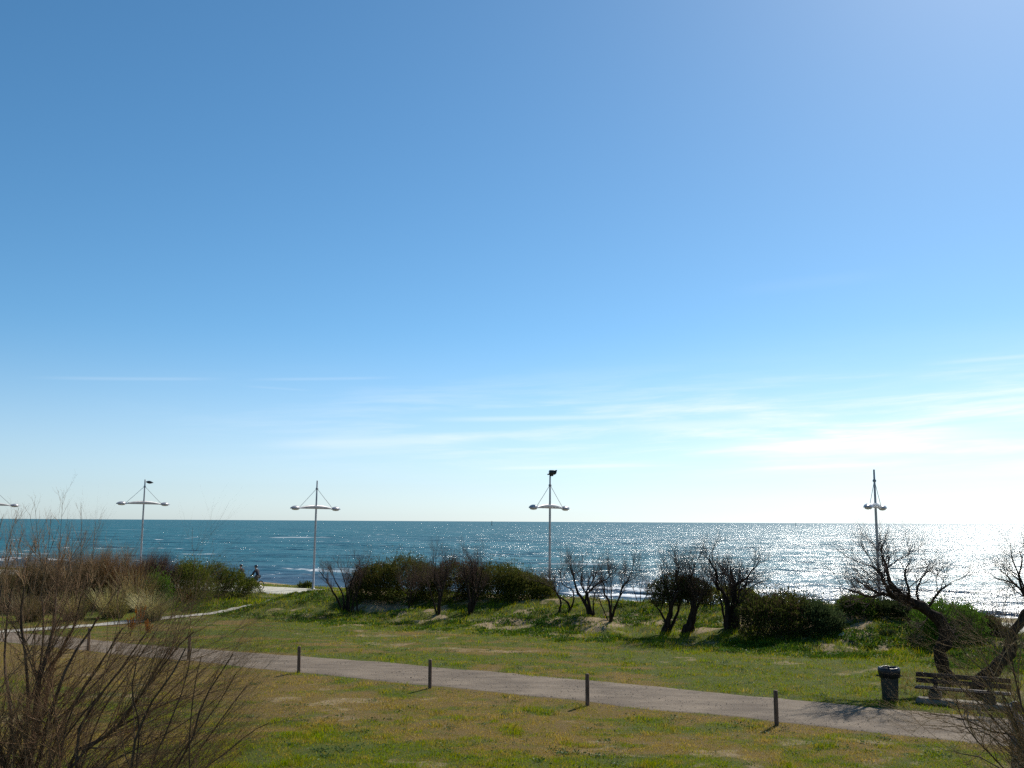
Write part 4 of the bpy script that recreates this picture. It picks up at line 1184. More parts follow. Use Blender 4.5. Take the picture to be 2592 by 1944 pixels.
FG = "bare tamarisks close to the viewpoint"
near_tree("tamarisk_tree", "large bare tamarisk in the left foreground, dark twin trunks and tall upright twigs", 15.0,
          [([(70, 1944), (85, 1840), (109, 1700), (130, 1622), (141, 1570), (142, 1500), (150, 1440)], 0.085, 0.018), ([(92, 1944), (120, 1840), (150, 1740), (196, 1640), (232, 1590), (250, 1560)], 0.06, 0.015),
           ([(18, 1944), (30, 1850), (22, 1760), (10, 1660), (20, 1560), (30, 1490)], 0.05, 0.015), ([(60, 1944), (72, 1800), (62, 1650), (52, 1560), (62, 1490)], 0.05, 0.015),
           ([(80, 1900), (110, 1800), (128, 1700), (180, 1600), (196, 1550), (205, 1510)], 0.045, 0.012), ([(20, 1960), (-30, 1820), (-50, 1650), (-30, 1500)], 0.05, 0.015), ([(45, 1944), (100, 1860), (170, 1800), (240, 1730), (300, 1660)], 0.045, 0.012), ([(120, 1944), (160, 1830), (210, 1740), (280, 1640), (310, 1590)], 0.04, 0.012), ([(5, 1960), (50, 1840), (95, 1720), (110, 1600), (105, 1500)], 0.045, 0.012), ([(30, 1960), (-20, 1880), (-10, 1750), (-15, 1600), (5, 1480)], 0.045, 0.012)],
          461, [dict(TF[0], wind=(0.10, 0, 0), up=0.06, count=12, length=(0.5, 1.2)), dict(TF[1], wind=(0.12, 0, 0), up=0.06, count=9, length=(0.35, 0.8)), dict(TF[2], wind=(0.1, 0, 0), up=0.3)], (0.20, 0.132, 0.080), FG, [[(145, 1500), (150, 1400), (160, 1252)], [(100, 1520), (118, 1420), (130, 1305)], [(190, 1540), (203, 1430), (206, 1290)], [(205, 1560), (232, 1430), (242, 1322)], [(40, 1500), (75, 1400), (112, 1328)], [(20, 1500), (15, 1400), (48, 1285)], [(150, 1520), (178, 1420), (186, 1335)], [(60, 1520), (62, 1440), (30, 1330)], [(10, 1500), (-10, 1400), (5, 1310)], [(230, 1560), (262, 1470), (300, 1420)], [(250, 1560), (310, 1470), (330, 1400)], [(120, 1500), (100, 1400), (88, 1275)], [(70, 1510), (90, 1410), (75, 1300)], [(0, 1480), (28, 1390), (22, 1320)], [(85, 1480), (128, 1390), (150, 1330)], [(160, 1500), (200, 1410), (228, 1360)], [(210, 1530), (250, 1440), (275, 1385)], [(-10, 1480), (-15, 1380), (10, 1300)], [(50, 1470), (45, 1390), (60, 1340)], [(130, 1480), (165, 1390), (176, 1320)]])
near_tree("tamarisk_tree", "wind-swept bare tamarisk whose boughs sweep right to the second bollard", 14.2,
          [([(172, 1950), (196, 1898), (262, 1868), (323, 1800), (382, 1722), (447, 1642), (490, 1600)], 0.048, 0.010), ([(180, 1944), (230, 1885), (290, 1850), (350, 1770), (400, 1690), (430, 1640)], 0.038, 0.010),
           ([(195, 1944), (200, 1850), (240, 1780), (300, 1700), (350, 1630), (372, 1600)], 0.045, 0.012), ([(215, 1900), (300, 1840), (400, 1790), (470, 1760)], 0.028, 0.008), ([(120, 1944), (190, 1830), (270, 1740), (345, 1650)], 0.03, 0.008), ([(230, 1944), (320, 1870), (420, 1760), (500, 1690)], 0.03, 0.008), ([(260, 1944), (380, 1880), (480, 1820), (560, 1760)], 0.026, 0.007), ([(150, 1944), (180, 1800), (250, 1690), (300, 1600)], 0.03, 0.008), ([(205, 1944), (260, 1800), (330, 1700), (400, 1590)], 0.028, 0.007)],
          462, [dict(TF[0], count=12), TF[1], TF[2]], (0.21, 0.138, 0.082), FG)
near_tree("tamarisk_tree", "slender bare tamarisk with thin straight shoots, foreground right of the swept one", 13.6,
          [([(332, 1950), (346, 1862), (378, 1790), (436, 1705), (470, 1640)], 0.04, 0.011), ([(441, 1950), (486, 1872), (514, 1782), (545, 1722), (590, 1655)], 0.03, 0.009), ([(470, 1960), (520, 1880), (575, 1800), (625, 1735)], 0.024, 0.008), ([(345, 1944), (352, 1830), (335, 1740), (345, 1680)], 0.028, 0.009),
           ([(480, 1960), (482, 1820), (496, 1720), (510, 1660)], 0.022, 0.007), ([(500, 1960), (580, 1900), (640, 1850), (680, 1830)], 0.02, 0.006), ([(380, 1950), (430, 1830), (470, 1720), (485, 1640)], 0.024, 0.007), ([(420, 1960), (500, 1850), (560, 1770), (600, 1700)], 0.022, 0.006)],
          463, [dict(TF[0], count=11, length=(0.5, 1.3)), dict(TF[1], count=9, length=(0.3, 0.8)), dict(TF[2], count=7)], (0.21, 0.14, 0.084), FG)
TR = [dict(count=14, length=(0.5, 1.2), u=(0.2, 1.0), angle=(0.55, 0.25), up=0.12, wind=(-0.12, 0, 0), K=6, jit=0.14, ratio=0.6, rmax=0.014, sides=4),
      dict(count=9, length=(0.25, 0.65), u=(0.15, 1.0), angle=(0.55, 0.25), up=0.1, wind=(-0.1, 0, 0), K=5, jit=0.14, ratio=0.6, rmax=0.006, sides=3),
      dict(count=5, length=(0.08, 0.28), u=(0.15, 1.0), angle=(0.55, 0.25), up=0.1, K=3, jit=0.12, ratio=0.7, rmax=0.0035, sides=3)]
near_tree("tamarisk_tree", "bare tamarisk at the lower right corner, thin curved boughs before the path", 12.0,
          [([(2650, 1990), (2625, 1880), (2592, 1862), (2545, 1860), (2490, 1845), (2450, 1824), (2400, 1812), (2335, 1805)], 0.034, 0.007), ([(2640, 1990), (2600, 1910), (2540, 1850), (2490, 1790), (2440, 1750), (2390, 1690)], 0.030, 0.007),
           ([(2630, 1990), (2570, 1925), (2520, 1870), (2478, 1845), (2430, 1850)], 0.024, 0.006), ([(2625, 1990), (2560, 1960), (2500, 1900), (2440, 1830), (2420, 1780)], 0.024, 0.006), ([(2648, 1990), (2610, 1850), (2575, 1750), (2560, 1660), (2545, 1590)], 0.032, 0.007),
           ([(2652, 1990), (2630, 1820), (2600, 1720), (2592, 1640)], 0.03, 0.007), ([(2640, 1990), (2590, 1880), (2545, 1780), (2510, 1700), (2480, 1640)], 0.026, 0.006), ([(2600, 1990), (2540, 1950), (2490, 1920), (2420, 1905)], 0.02, 0.006), ([(2640, 1950), (2570, 1830), (2530, 1740), (2450, 1660), (2410, 1600)], 0.02, 0.005)],
          464, TR, (0.23, 0.16, 0.088), FG)

# rusty seed spikes of dead dock plants standing along the left of the path
r_ = np.random.default_rng(471)
for i, (px, py, h, lab) in enumerate(((480, 1533, 0.95, "orange seed spikes of dock before the rounded dark shrub"), (355, 1600, 1.2, "tall rusty dock spikes left of the first clear bollard"), (330, 1612, 0.95, "shorter rusty dock spikes left of the tall ones"), (372, 1618, 0.9, "thin orange dock spikes beside the tall ones, nearest the path"))):
    b = gp(px, py); root = empty("dock_plant", b); tag(root, lab, "plant", "rust coloured dock plants")
    g = Geo()
    for k in range(7):
        e = b + np.array((r_.normal() * 0.16, r_.normal() * 0.14, h * r_.uniform(0.65, 1.05)))
        P = resample([b, (b + e) / 2 + r_.normal(size=3) * 0.02, e], 6)
        g.tube(P, np.linspace(0.008, 0.004, 6), 4, (0.12, 0.06, 0.03))
        m = 60; u = r_.uniform(0.45, 1.0, m); c = b + (e - b) * u[:, None] + r_.normal(size=(m, 3)) * 0.022
        a = unit(r_.normal(size=(m, 3))); s_ = unit(np.cross(a, r_.normal(size=(m, 3))))
        V = np.stack([c - a * 0.022, c + s_ * 0.018, c + a * 0.022, c - s_ * 0.018], 1).reshape(-1, 3)
        Geo().tube(b + (e - b) * np.linspace(0.43, 1.0, 5)[:, None], [0.006, 0.016, 0.018, 0.014, 0.004], 6, (0.36, 0.14, 0.035)).add(V, np.arange(4 * m).reshape(-1, 4), np.repeat(np.array((0.40, 0.15, 0.035)) * r_.uniform(0.6, 1.3, (m, 1)), 4, 0)).make("seed_spike", M['leaf'], root)
    g.make("stems", M['twig'], root)


# ================================================================== street lamps
def copy_tree(o, parent=None):
    c = o.copy(); COL.objects.link(c)
    if parent is not None: c.parent = parent
    for ch in list(o.children): copy_tree(ch, c)
    return c


def make_lamp():
    root = empty("street_lamp", (0, 0, 0))
    Geo().tube([(0, 0, -0.1), (0, 0, 0.02), (0, 0, 0.03), (0, 0, 2.5), (0, 0, 5.9), (0, 0, 8.25), (0, 0, 8.27)], [0.10, 0.10, 0.085, 0.082, 0.072, 0.052, 0.03], 14).make("pole", M['steel'], root, True)
    Geo().lathe([(0.001, 0.0), (0.19, 0.0), (0.19, 0.03), (0.12, 0.05), (0.10, 0.09), (0.001, 0.10)], 16).make("base_plate", M['steel'], root)
    Geo().lathe([(0.05, 7.55), (0.085, 7.56), (0.10, 7.60), (0.10, 7.66), (0.075, 7.70), (0.045, 7.71)], 14).make("collar", M['cable'], root, True)
    # bowed crossarm: arched upper edge, straight lower edge
    g = Geo(); n = 21; X = np.linspace(-2.02, 2.02, n)
    H = 0.26 * (1 - (X / 2.02) ** 2) ** 0.9 + 0.035; W = 0.055 + 0.035 * (1 - (X / 2.02) ** 2)
    ring = []
    for x, h, w_ in zip(X, H, W):
        ring.append([(x, -w_, 6.08), (x, w_, 6.08), (x, w_ * 0.85, 6.08 + h * 0.75), (x, w_ * 0.4, 6.08 + h), (x, -w_ * 0.4, 6.08 + h), (x, -w_ * 0.85, 6.08 + h * 0.75)])
    V = np.array(ring).reshape(-1, 3); idx = np.arange(n * 6).reshape(n, 6)
    A = idx[:-1]; B = np.roll(A, -1, 1); D = idx[1:]; Cc = np.roll(D, -1, 1)
    g.add(V, np.stack([A, B, Cc, D], -1).reshape(-1, 4)); g.F.setdefault(6, []).append(idx[:1, ::-1]); g.F.setdefault(6, []).append(idx[-1:])
    g.make("arm", M['steel'], root)
    for s in (-1, 1):
        Geo().tube([(s * 0.08, 0, 7.60), (s * 1.0, 0, 6.88), (s * 1.92, 0, 6.18)], 0.016, 6).make("cable", M['cable'], root)
        # teardrop hood, blunt towards the arm and pointed outwards, flat below
        def tear(v, s=s):
            v = v.copy(); u = v[:, 0] * s
            k = np.where(u > 0, 1 - 0.45 * u ** 1.5, 1 - 0.12 * u ** 2)
            v[:, 1] *= k; v[:, 2] *= k
            v[:, 2] = np.where(v[:, 2] < 0, v[:, 2] * 0.22, v[:, 2]); return v
        hood = Geo().blob((s * 2.38, 0, 6.08), (0.56, 0.26, 0.22), shape=tear, seg=18, rings=12).make("lamp_head", M['head'], root, True)
        Geo().blob((s * 2.36, 0, 6.03), (0.36, 0.19, 0.075), seg=16, rings=8).make("lens", M['lens'], hood, True)
    return root


lamp_spec = (   # distance along the promenade, sea offset, lift, lean, label
    (-41.6, 0.9, 0.45, 0.0, "street lamp cut by the left edge, only one arm and head showing"),
    (-20.3, 1.1, 0.40, 0.0, "street lamp topped by a small leaf-shaped black floodlight"),
    (0.22, 0.0, 0.0, 0.006, "street lamp left of the dune thicket with bare mast top and wide crossarm"),
    (20.5, 0.0, 0.0, 0.004, "middle street lamp with a boxy black floodlight on its top"),
    (41.38, 0.0, 0.0, 0.0, "right-hand street lamp seen nearly end-on, in the glitter"))
ARM = math.atan2(NY, NX)
lamp0 = make_lamp()
lamps = []
for i, (t, s, lift, lean, lab) in enumerate(lamp_spec):
    o = lamp0 if i == 0 else copy_tree(lamp0)
    x, y = xy(t, s)
    o.location = (x, y, float(ground_z(x, y)) + (0.0 if i != 1 else 0.08)); 
    o.rotation_euler = (Matrix.Rotation(lean, 3, 'Y') @ Matrix.Rotation(ARM, 3, 'Z')).to_euler()
    tag(o, lab, "street lamp", "street lamps along the promenade")
    lamps.append(o)
# extra floodlights carried by two of the masts
hd = Geo()
def leafshape(v):
    v = v.copy(); u = v[:, 0]; k = np.where(u > 0, 1 - 0.75 * u ** 1.3, 1 - 0.35 * u ** 2); v[:, 2] *= k; v[:, 1] *= k; return v
hd.blob((0, 0, 0), (0.36, 0.2, 0.13), shape=leafshape, seg=16, rings=10)
fl = hd.make("floodlight", M['black'], None, True)
fl.parent = lamps[1]; fl.location = (0.30, -0.26, 8.02); fl.rotation_euler = (0, 0.12, -math.atan2(NY, NX))
g = Geo()
g.box((0.10, 0, 0.10), (0.34, 0.40, 0.30), bevel=0.03)
v0 = np.array([(0.27, -0.20, -0.06), (0.27, 0.20, -0.06), (0.27, 0.20, 0.24), (0.27, -0.20, 0.24), (0.36, -0.26, 0.0), (0.36, 0.26, 0.0), (0.43, 0.26, 0.27), (0.43, -0.26, 0.27)])
g.add(v0, np.array([[0, 1, 5, 4], [1, 2, 6, 5], [2, 3, 7, 6], [3, 0, 4, 7], [4, 5, 6, 7], [3, 2, 1, 0]]))
g.box((-0.12, 0, -0.03), (0.14, 0.26, 0.08), bevel=0.02); g.box((0.08, 0, -0.10), (0.24, 0.24, 0.10), bevel=0.02)
g.tube([(0, 0, -0.25), (0, 0, 0.0)], 0.05, 8)
fl2 = g.make("floodlight", M['black'], None)
fl2.parent = lamps[3]; fl2.location = (0.02, 0, 8.40); fl2.rotation_euler = (0, 0, -ARM + 0.15)

# ================================================================== bollards
def make_bollard():
    g = Geo(); n = 12
    g.lathe([(0.058, -0.12), (0.058, 0.0), (0.057, 0.5), (0.057, 0.855), (0.050, 0.885), (0.001, 0.889)], 14)
    return g.make("bollard", M['wood'], None, False)


b0 = make_bollard()
for i, (px, py, lab, rx, ry) in enumerate(((223, 1647, "timber bollard behind the foreground tamarisk twigs, farthest of the row", 0.01, 0.0), (477, 1671, "timber bollard at the tips of the swept tamarisk boughs", 0.0, 0.012), (756, 1703, "timber bollard standing clear, next right of the one among tamarisk tips", -0.01, 0.008),
                                           (1088, 1743, "timber bollard below the middle of the dune thicket, in the centre of the row", 0.012, -0.004), (1487, 1787, "timber bollard below the forked bare trees", 0.0, -0.006), (1966, 1838, "largest timber bollard, nearest the litter bin", 0.006, -0.008))):
    o = b0 if i == 0 else b0.copy()
    if i: COL.objects.link(o)
    p = gp(px, py); o.location = p; o.rotation_euler = (rx, ry, i * 1.3)
    tag(o, lab, "bollard", "timber bollards along the gravel path")

# ================================================================== litter bin
p = gp(2254, 1777)
root = empty("litter_bin", p); tag(root, "dark litter bin with a black liner folded over its rim, left of the bench", "litter bin")
Geo().lathe([(0.001, 0.0), (0.215, 0.0), (0.225, 0.02), (0.232, 0.25), (0.245, 0.55), (0.255, 0.78), (0.262, 0.86)], 28, p).make("body", M['binplastic'], root, True)
g = Geo().lathe([(0.235, 0.70), (0.292, 0.705), (0.315, 0.86), (0.318, 0.93), (0.300, 0.985), (0.272, 1.00), (0.245, 0.985), (0.235, 0.90), (0.215, 0.62), (0.001, 0.60)], 36, p)
Vv = g.V[0]; aa = np.arctan2(Vv[:, 1] - p[1], Vv[:, 0] - p[0]); zz = Vv[:, 2] - p[2]
k = 1 + 0.010 * np.sin(aa * 9 + zz * 14) * (zz > 0.65); Vv[:, 0] = p[0] + (Vv[:, 0] - p[0]) * k; Vv[:, 1] = p[1] + (Vv[:, 1] - p[1]) * k; Vv[:, 2] += 0.008 * np.sin(aa * 5)
g.make("bin_liner", M['binliner'], root, True)
for s in (-1, 1):
    hx = p[0] + s * 0.31
    Geo().tube([(hx, p[1] - 0.07, p[2] + 0.76), (hx + s * 0.05, p[1] - 0.05, p[2] + 0.75), (hx + s * 0.055, p[1] + 0.05, p[2] + 0.75), (hx, p[1] + 0.07, p[2] + 0.76)], 0.018, 8).make("handle", M['binplastic'], root, True)

# ================================================================== bench on its slab
U3 = np.array((UX, UY, 0.0)); N3 = np.array((NX, NY, 0.0)); Z3 = np.array((0, 0, 1.0)); AX = np.stack([U3, N3, Z3])
pl = gp(2318, 1779); pl[2] = float(ground_z(pl[0], pl[1]))
def bl(u, n, z): return pl + U3 * u + N3 * n + Z3 * z
slab = Geo().box(bl(1.25, 0.30, -0.01), (2.5, 0.62, 0.22), AX, 0.015).make("concrete_slab", M['concrete'], None)
tag(slab, "pale concrete slab under the bench", "slab")
root = empty("park_bench", bl(1.25, 0.45, 0.14)); tag(root, "dark timber bench with concrete supports before the leaning tree", "bench")
tilt = AX.copy(); cs, sn_ = math.cos(0.16), math.sin(0.16); tilt[1] = N3 * cs - Z3 * sn_; tilt[2] = Z3 * cs + N3 * sn_
for u in (0.50, 1.95):
    g = Geo(); g.box(bl(u, 0.34, 0.20), (0.32, 0.40, 0.22), AX, 0.03); g.box(bl(u, 0.36, 0.345), (0.22, 0.46, 0.07), AX, 0.02)
    g.box(bl(u, 0.60, 0.56), (0.13, 0.06, 0.46), tilt, 0.015)
    g.make("support", M['support'], root)
for k in range(3):
    Geo().box(bl(1.24, 0.16 + 0.155 * k, 0.405), (2.55, 0.135, 0.045), AX, 0.01).make("seat_slat", M['benchwood'], root)
for k in range(2):
    Geo().box(bl(1.24, 0.535 + 0.025 * k, 0.575 + 0.165 * k), (2.55, 0.04, 0.135), tilt, 0.01).make("backrest_slat", M['benchwood'], root)

# ================================================================== small finds
p = gp(2130, 1613)
g = Geo(); rr = np.random.default_rng(5)
q = p + np.array([(-.14, 0, .02), (.02, -.06, .05), (.16, .03, .10), (.10, .12, .16), (-.06, .10, .07)])
g.add(np.concatenate([q, q - (0, 0, 0.012)]), np.array([[0, 1, 6, 5], [1, 2, 7, 6], [2, 3, 8, 7], [3, 4, 9, 8], [4, 0, 5, 9]])); g.F.setdefault(5, []).append(np.array([[0, 1, 2, 3, 4], [9, 8, 7, 6, 5]]))
M['paper'] = material("white litter paper", (0.75, 0.75, 0.78), 0.6, 0.05, 8.0)
tag(g.make("litter_scrap", M['paper'], None), "white scrap of litter in the grass below the compact dark shrub", "litter")
p = gp(668, 1504)
g = Geo().blob(p + (0, 0, 0.05), (0.20, 0.13, 0.09), shape=lambda v: v * (1 + 0.18 * (fbm(v[:, 0] * 2 + 3, v[:, 1] * 2 + v[:, 2] * 2, 7, 2) - 0.5))[:, None], seg=12, rings=8)
tag(g.make("pale_stone", M['concrete'], None, True), "pale stone at the end of the long low shrub by the promenade", "stone")
# beacon far out on the sea, and a second one near the glitter
def beacon(px, d, h, label):
    b = at(px, 1320, d); b[2] = SEA_Z
    root = empty("channel_marker", b); tag(root, label, "sea marker", "markers far out at sea")
    w_ = h * 0.1
    Geo().lathe([(w_ * 1.6, -1.0), (w_ * 1.6, 0.12 * h), (w_ * 1.1, 0.16 * h), (0.001, 0.165 * h)], 12, b).make("float", M['black'], root)
    Geo().tube([b + (0, 0, 0.15 * h), b + (0, 0, 0.85 * h)], [w_ * 0.62, w_ * 0.5], 8).make("mast", M['black'], root)
    Geo().lathe([(0.001, 0.82 * h), (w_, 0.83 * h), (w_ * 0.9, 0.92 * h), (0.001, h)], 10, b).make("topmark", M['black'], root)


beacon(1245, 1700, 7.6, "dark channel marker standing on the sea left of the middle lamp")
beacon(2014, 2600, 8.0, "tiny dark marker at the horizon left of the right-hand lamp")


# ================================================================== people, bicycles, dog
def skin_mesh(name, joints, edges, root_joint, mat, parent=None, levels=2):
    names = list(joints); ix = {n: i for i, n in enumerate(names)}
    me = bpy.data.meshes.new(name)
    me.from_pydata([joints[n][:3] for n in names], [(ix[a], ix[b]) for a, b in edges], [])
    o = bpy.data.objects.new(name, me); COL.objects.link(o)
    sk = o.modifiers.new("skin", 'SKIN'); sk.branch_smoothing = 0.6
    ss = o.modifiers.new("sub", 'SUBSURF'); ss.levels = levels; ss.render_levels = levels
    if not me.skin_vertices: me.attributes.update() if hasattr(me.attributes, "update") else None
    sv = me.skin_vertices[0].data
    for n, i in ix.items():
        r = joints[n][3]; sv[i].radius = (r, r) if np.isscalar(r) else r; sv[i].use_root = (n == root_joint)
    bpy.context.view_layer.update()
    ev = o.evaluated_get(bpy.context.evaluated_depsgraph_get())
    m2 = bpy.data.meshes.new_from_object(ev)
    o.modifiers.clear(); o.data = m2
    bpy.data.meshes.remove(me)
    m2.materials.clear(); m2.materials.append(mat)
    for p_ in m2.polygons: p_.use_smooth = True
    if parent is not None: o.parent = parent
    return o


M['skin'] = material("skin", (0.42, 0.23, 0.16), 0.5, 0.1, 8.0, spec=0.4)
M['greycloth'] = material("grey jacket cloth", (0.16, 0.155, 0.165), 0.85, 0.2, 6.0)
M['darkcloth'] = material("dark blue cloth", (0.022, 0.024, 0.04), 0.8, 0.25, 6.0)
M['trouser'] = material("dark grey trousers", (0.06, 0.055, 0.055), 0.85, 0.2, 6.0)
M['beigecloth'] = material("khaki trousers", (0.20, 0.17, 0.12), 0.85, 0.2, 6.0)
M['shoe'] = material("black shoes", (0.02, 0.02, 0.02), 0.5, 0.2, 6.0)
M['hair'] = material("dark brown hair", (0.035, 0.022, 0.016), 0.45, 0.3, 20.0, spec=0.5)
M['eye'] = material("dark eyes", (0.03, 0.02, 0.02), 0.2, 0.1, 4.0)
M['lip'] = material("lips", (0.30, 0.12, 0.10), 0.5, 0.1, 4.0)
M['helmet'] = material("glossy dark helmet", (0.03, 0.03, 0.04), 0.18, 0.1, 5.0, spec=0.8)
M['tyre'] = material("black rubber", (0.018, 0.018, 0.018), 0.7, 0.2, 10.0)
M['chrome'] = material("bare metal", (0.6, 0.6, 0.62), 0.22, 0.05, 5.0, metallic=0.9)
M['bikepaint'] = material("dark bicycle paint", (0.03, 0.035, 0.05), 0.3, 0.1, 5.0, spec=0.6)
M['dogfur'] = material("sandy dog fur", (0.36, 0.26, 0.16), 0.85, 0.35, 14.0, color2=(0.16, 0.105, 0.06))
M['dogdark'] = material("dark dog fur", (0.03, 0.025, 0.025), 0.8, 0.3, 14.0)
M['dogpale'] = material("cream dog fur", (0.6, 0.52, 0.42), 0.85, 0.2, 14.0)
M['red'] = material("red collar strap", (0.35, 0.03, 0.03), 0.6, 0.1, 8.0)
M['reflector'] = material("white reflector", (0.8, 0.8, 0.8), 0.15, 0.05, 5.0, spec=0.8)


def person(label, loc, rz, P, top, legs, hat=None, hat_mat=None, scale=1.0, arm_bare=False, turn=0.0):
    """P: joint positions in a local frame facing +Y (metres)."""
    root = empty("person", loc, rz); root.scale = (scale,) * 3
    tag(root, label, "person")
    J = {}
    def put(n, p, r): J[n] = (*p, r)
    hd = np.array(P['head']); ft = P['chin_dir']
    fy = np.array((math.sin(turn) * -1, math.cos(turn), 0.0)); fx = np.array((math.cos(turn), math.sin(turn), 0.0))
    put('pelvis', P['pelvis'], (0.125, 0.09)); put('belly', P['belly'], (0.115, 0.085)); put('chest', P['chest'], (0.125, 0.09)); put('neck0', P['neck'], 0.06)
    put('neck1', hd + (0, 0, -0.12) - fy * 0.02, 0.055); put('jaw', hd + (0, 0, -0.05) + fy * 0.015, 0.072); put('brow', hd + (0, 0, 0.035), 0.088); put('crown', hd + (0, 0, 0.085) - fy * 0.01, 0.062)
    put('nose', hd + fy * 0.108 + (0, 0, -0.02), 0.014); put('chin', hd + fy * 0.085 + (0, 0, -0.105), 0.02)
    E = [('pelvis', 'belly'), ('belly', 'chest'), ('chest', 'neck0'), ('neck0', 'neck1'), ('neck1', 'jaw'), ('jaw', 'brow'), ('brow', 'crown'), ('brow', 'nose'), ('jaw', 'chin')]
    for s, n in ((-1, 'L'), (1, 'R')):
        put('ear' + n, hd + fx * s * 0.098 + (0, 0, -0.005), 0.018); E.append(('brow', 'ear' + n))
        sh, el, wr, hn = (np.array(P[k + n]) for k in ('sh', 'el', 'wr', 'hand'))
        put('sh' + n, sh, 0.062); put('el' + n, el, 0.044); put('wr' + n, wr, 0.030); put('palm' + n, hn, (0.038, 0.020))
        E += [('chest', 'sh' + n), ('sh' + n, 'el' + n), ('el' + n, 'wr' + n), ('wr' + n, 'palm' + n)]
        fd = unit(hn - wr); side = unit(np.cross(fd, np.array((s * 1.0, 0.2, 0.3)))); inn = np.cross(side, fd)
        for k in range(4):
            b = hn + fd * 0.025 + side * (k - 1.5) * 0.020; L = (0.062, 0.075, 0.070, 0.055)[k]
            m_ = b + fd * L * 0.6 - inn * s * 0.008; e = b + fd * L * 0.85 - inn * s * 0.035
            put(f'f{k}a{n}', m_, 0.0095); put(f'f{k}b{n}', e, 0.0085); E += [('palm' + n, f'f{k}a{n}'), (f'f{k}a{n}', f'f{k}b{n}')]
        th = hn - fd * 0.01 + side * -0.045; put('tha' + n, th, 0.011); put('thb' + n, th + fd * 0.035 + side * -0.008, 0.0095); E += [('palm' + n, 'tha' + n), ('tha' + n, 'thb' + n)]
        hp, kn, an, to = (np.array(P[k + n]) for k in ('hip', 'kn', 'an', 'toe'))
        put('hip' + n, hp, 0.092); put('kn' + n, kn, 0.060); put('an' + n, an, 0.042); put('toe' + n, to, 0.034)
        E += [('pelvis', 'hip' + n), ('hip' + n, 'kn' + n), ('kn' + n, 'an' + n), ('an' + n, 'toe' + n)]
    body = skin_mesh("body", J, E, 'pelvis', M['skin'], root)
    def cover(name, keys, edges, grow_, mat, rootj, sub=2):
        JJ = {}
        for k in keys:
            v_ = J[k]; r = v_[3]; JJ[k] = (*v_[:3], r + grow_ if np.isscalar(r) else (r[0] + grow_, r[1] + grow_))
        return skin_mesh(name, JJ, edges, rootj, mat, root, sub)
    J['hem'] = (*(np.array(P['pelvis']) + (0, 0.0, -0.07)), (0.125, 0.10))
    kk = ['hem', 'pelvis', 'belly', 'chest', 'neck0', 'shL', 'elL', 'wrL', 'shR', 'elR', 'wrR']
    cover("jacket", kk, [('hem', 'pelvis'), ('pelvis', 'belly'), ('belly', 'chest'), ('chest', 'neck0'), ('chest', 'shL'), ('shL', 'elL'), ('elL', 'wrL'), ('chest', 'shR'), ('shR', 'elR'), ('elR', 'wrR')], 0.042, top, 'chest')
    cover("trousers", ['pelvis', 'hipL', 'knL', 'anL', 'hipR', 'knR', 'anR'], [('pelvis', 'hipL'), ('hipL', 'knL'), ('knL', 'anL'), ('pelvis', 'hipR'), ('hipR', 'knR'), ('knR', 'anR')], 0.028, legs, 'pelvis')
    for n in 'LR':
        a_ = np.array(J['an' + n][:3]); t_ = np.array(J['toe' + n][:3])
        skin_mesh("shoe", {'a': (*(a_ + (0, -0.03, -0.045)), 0.045), 'b': (*((a_ + t_) / 2 + (0, 0, -0.02)), 0.048), 'c': (*(t_ + (0, 0.02, 0)), 0.040)}, [('a', 'b'), ('b', 'c')], 'a', M['shoe'], root)
    ax = np.stack([fx, fy, np.array((0, 0, 1.0))])
    def hairshape(v):
        v = v.copy(); v[:, 2] = np.where(v[:, 2] < -0.1, -0.1 + (v[:, 2] + 0.1) * np.where(v[:, 1] < 0.1, 0.75, 0.05), v[:, 2]); v[:, 1] = np.where((v[:, 2] < 0.25) & (v[:, 1] > 0.35), 0.35, v[:, 1]); return v
    Geo().blob(hd + (0, 0, 0.045) - fy * 0.012, (0.096, 0.106, 0.108), ax, 18, 12, hairshape).make("hair", M['hair'], None, True).parent = root
    for s in (-1, 1):
        Geo().blob(hd + fx * s * 0.034 + fy * 0.088 + (0, 0, 0.012), (0.012, 0.008, 0.008), ax, 8, 6).make("eye", M['eye'], None, True).parent = root
    Geo().blob(hd + fy * 0.090 + (0, 0, -0.062), (0.024, 0.008, 0.007), ax, 8, 6).make("mouth", M['lip'], None, True).parent = root
    if hat:
        def dome(v):
            v = v.copy(); v[:, 2] = np.where(v[:, 2] < -0.05, -0.05, v[:, 2]); return v
        Geo().blob(hd + (0, 0, 0.055) - fy * 0.008, (0.118, 0.145, 0.125), ax, 20, 12, dome).make(hat, hat_mat, None, True).parent = root
    return root


HEAD_DIR = None
walk = dict(pelvis=(0, 0, 0.93), belly=(0, 0.01, 1.10), chest=(0, 0.0, 1.30), neck=(0, 0.01, 1.44), head=(0.0, 0.045, 1.575), chin_dir=0,
            shL=(-0.185, 0, 1.385), elL=(-0.235, -0.06, 1.11), wrL=(-0.235, 0.05, 0.88), handL=(-0.232, 0.09, 0.80),
            shR=(0.185, 0, 1.385), elR=(0.24, -0.02, 1.11), wrR=(0.22, 0.16, 0.93), handR=(0.21, 0.235, 0.90),
            hipL=(-0.092, 0, 0.88), knL=(-0.10, 0.10, 0.49), anL=(-0.10, 0.08, 0.085), toeL=(-0.105, 0.22, 0.04),
            hipR=(0.092, 0, 0.88), knR=(0.10, -0.02, 0.48), anR=(0.10, -0.16, 0.10), toeR=(0.105, -0.03, 0.04))
rp = ray(2574, 1776); dp = (1.70 - CAMZ) / rp[2]
pp = np.array((rp[0] * dp, dp, float(ground_z(rp[0] * dp, dp))))
person("person in a grey jacket with short dark hair, cut by the right edge behind twigs", pp, math.atan2(-UY, -UX) - math.pi / 2, walk, M['greycloth'], M['beigecloth'], turn=math.radians(-12))


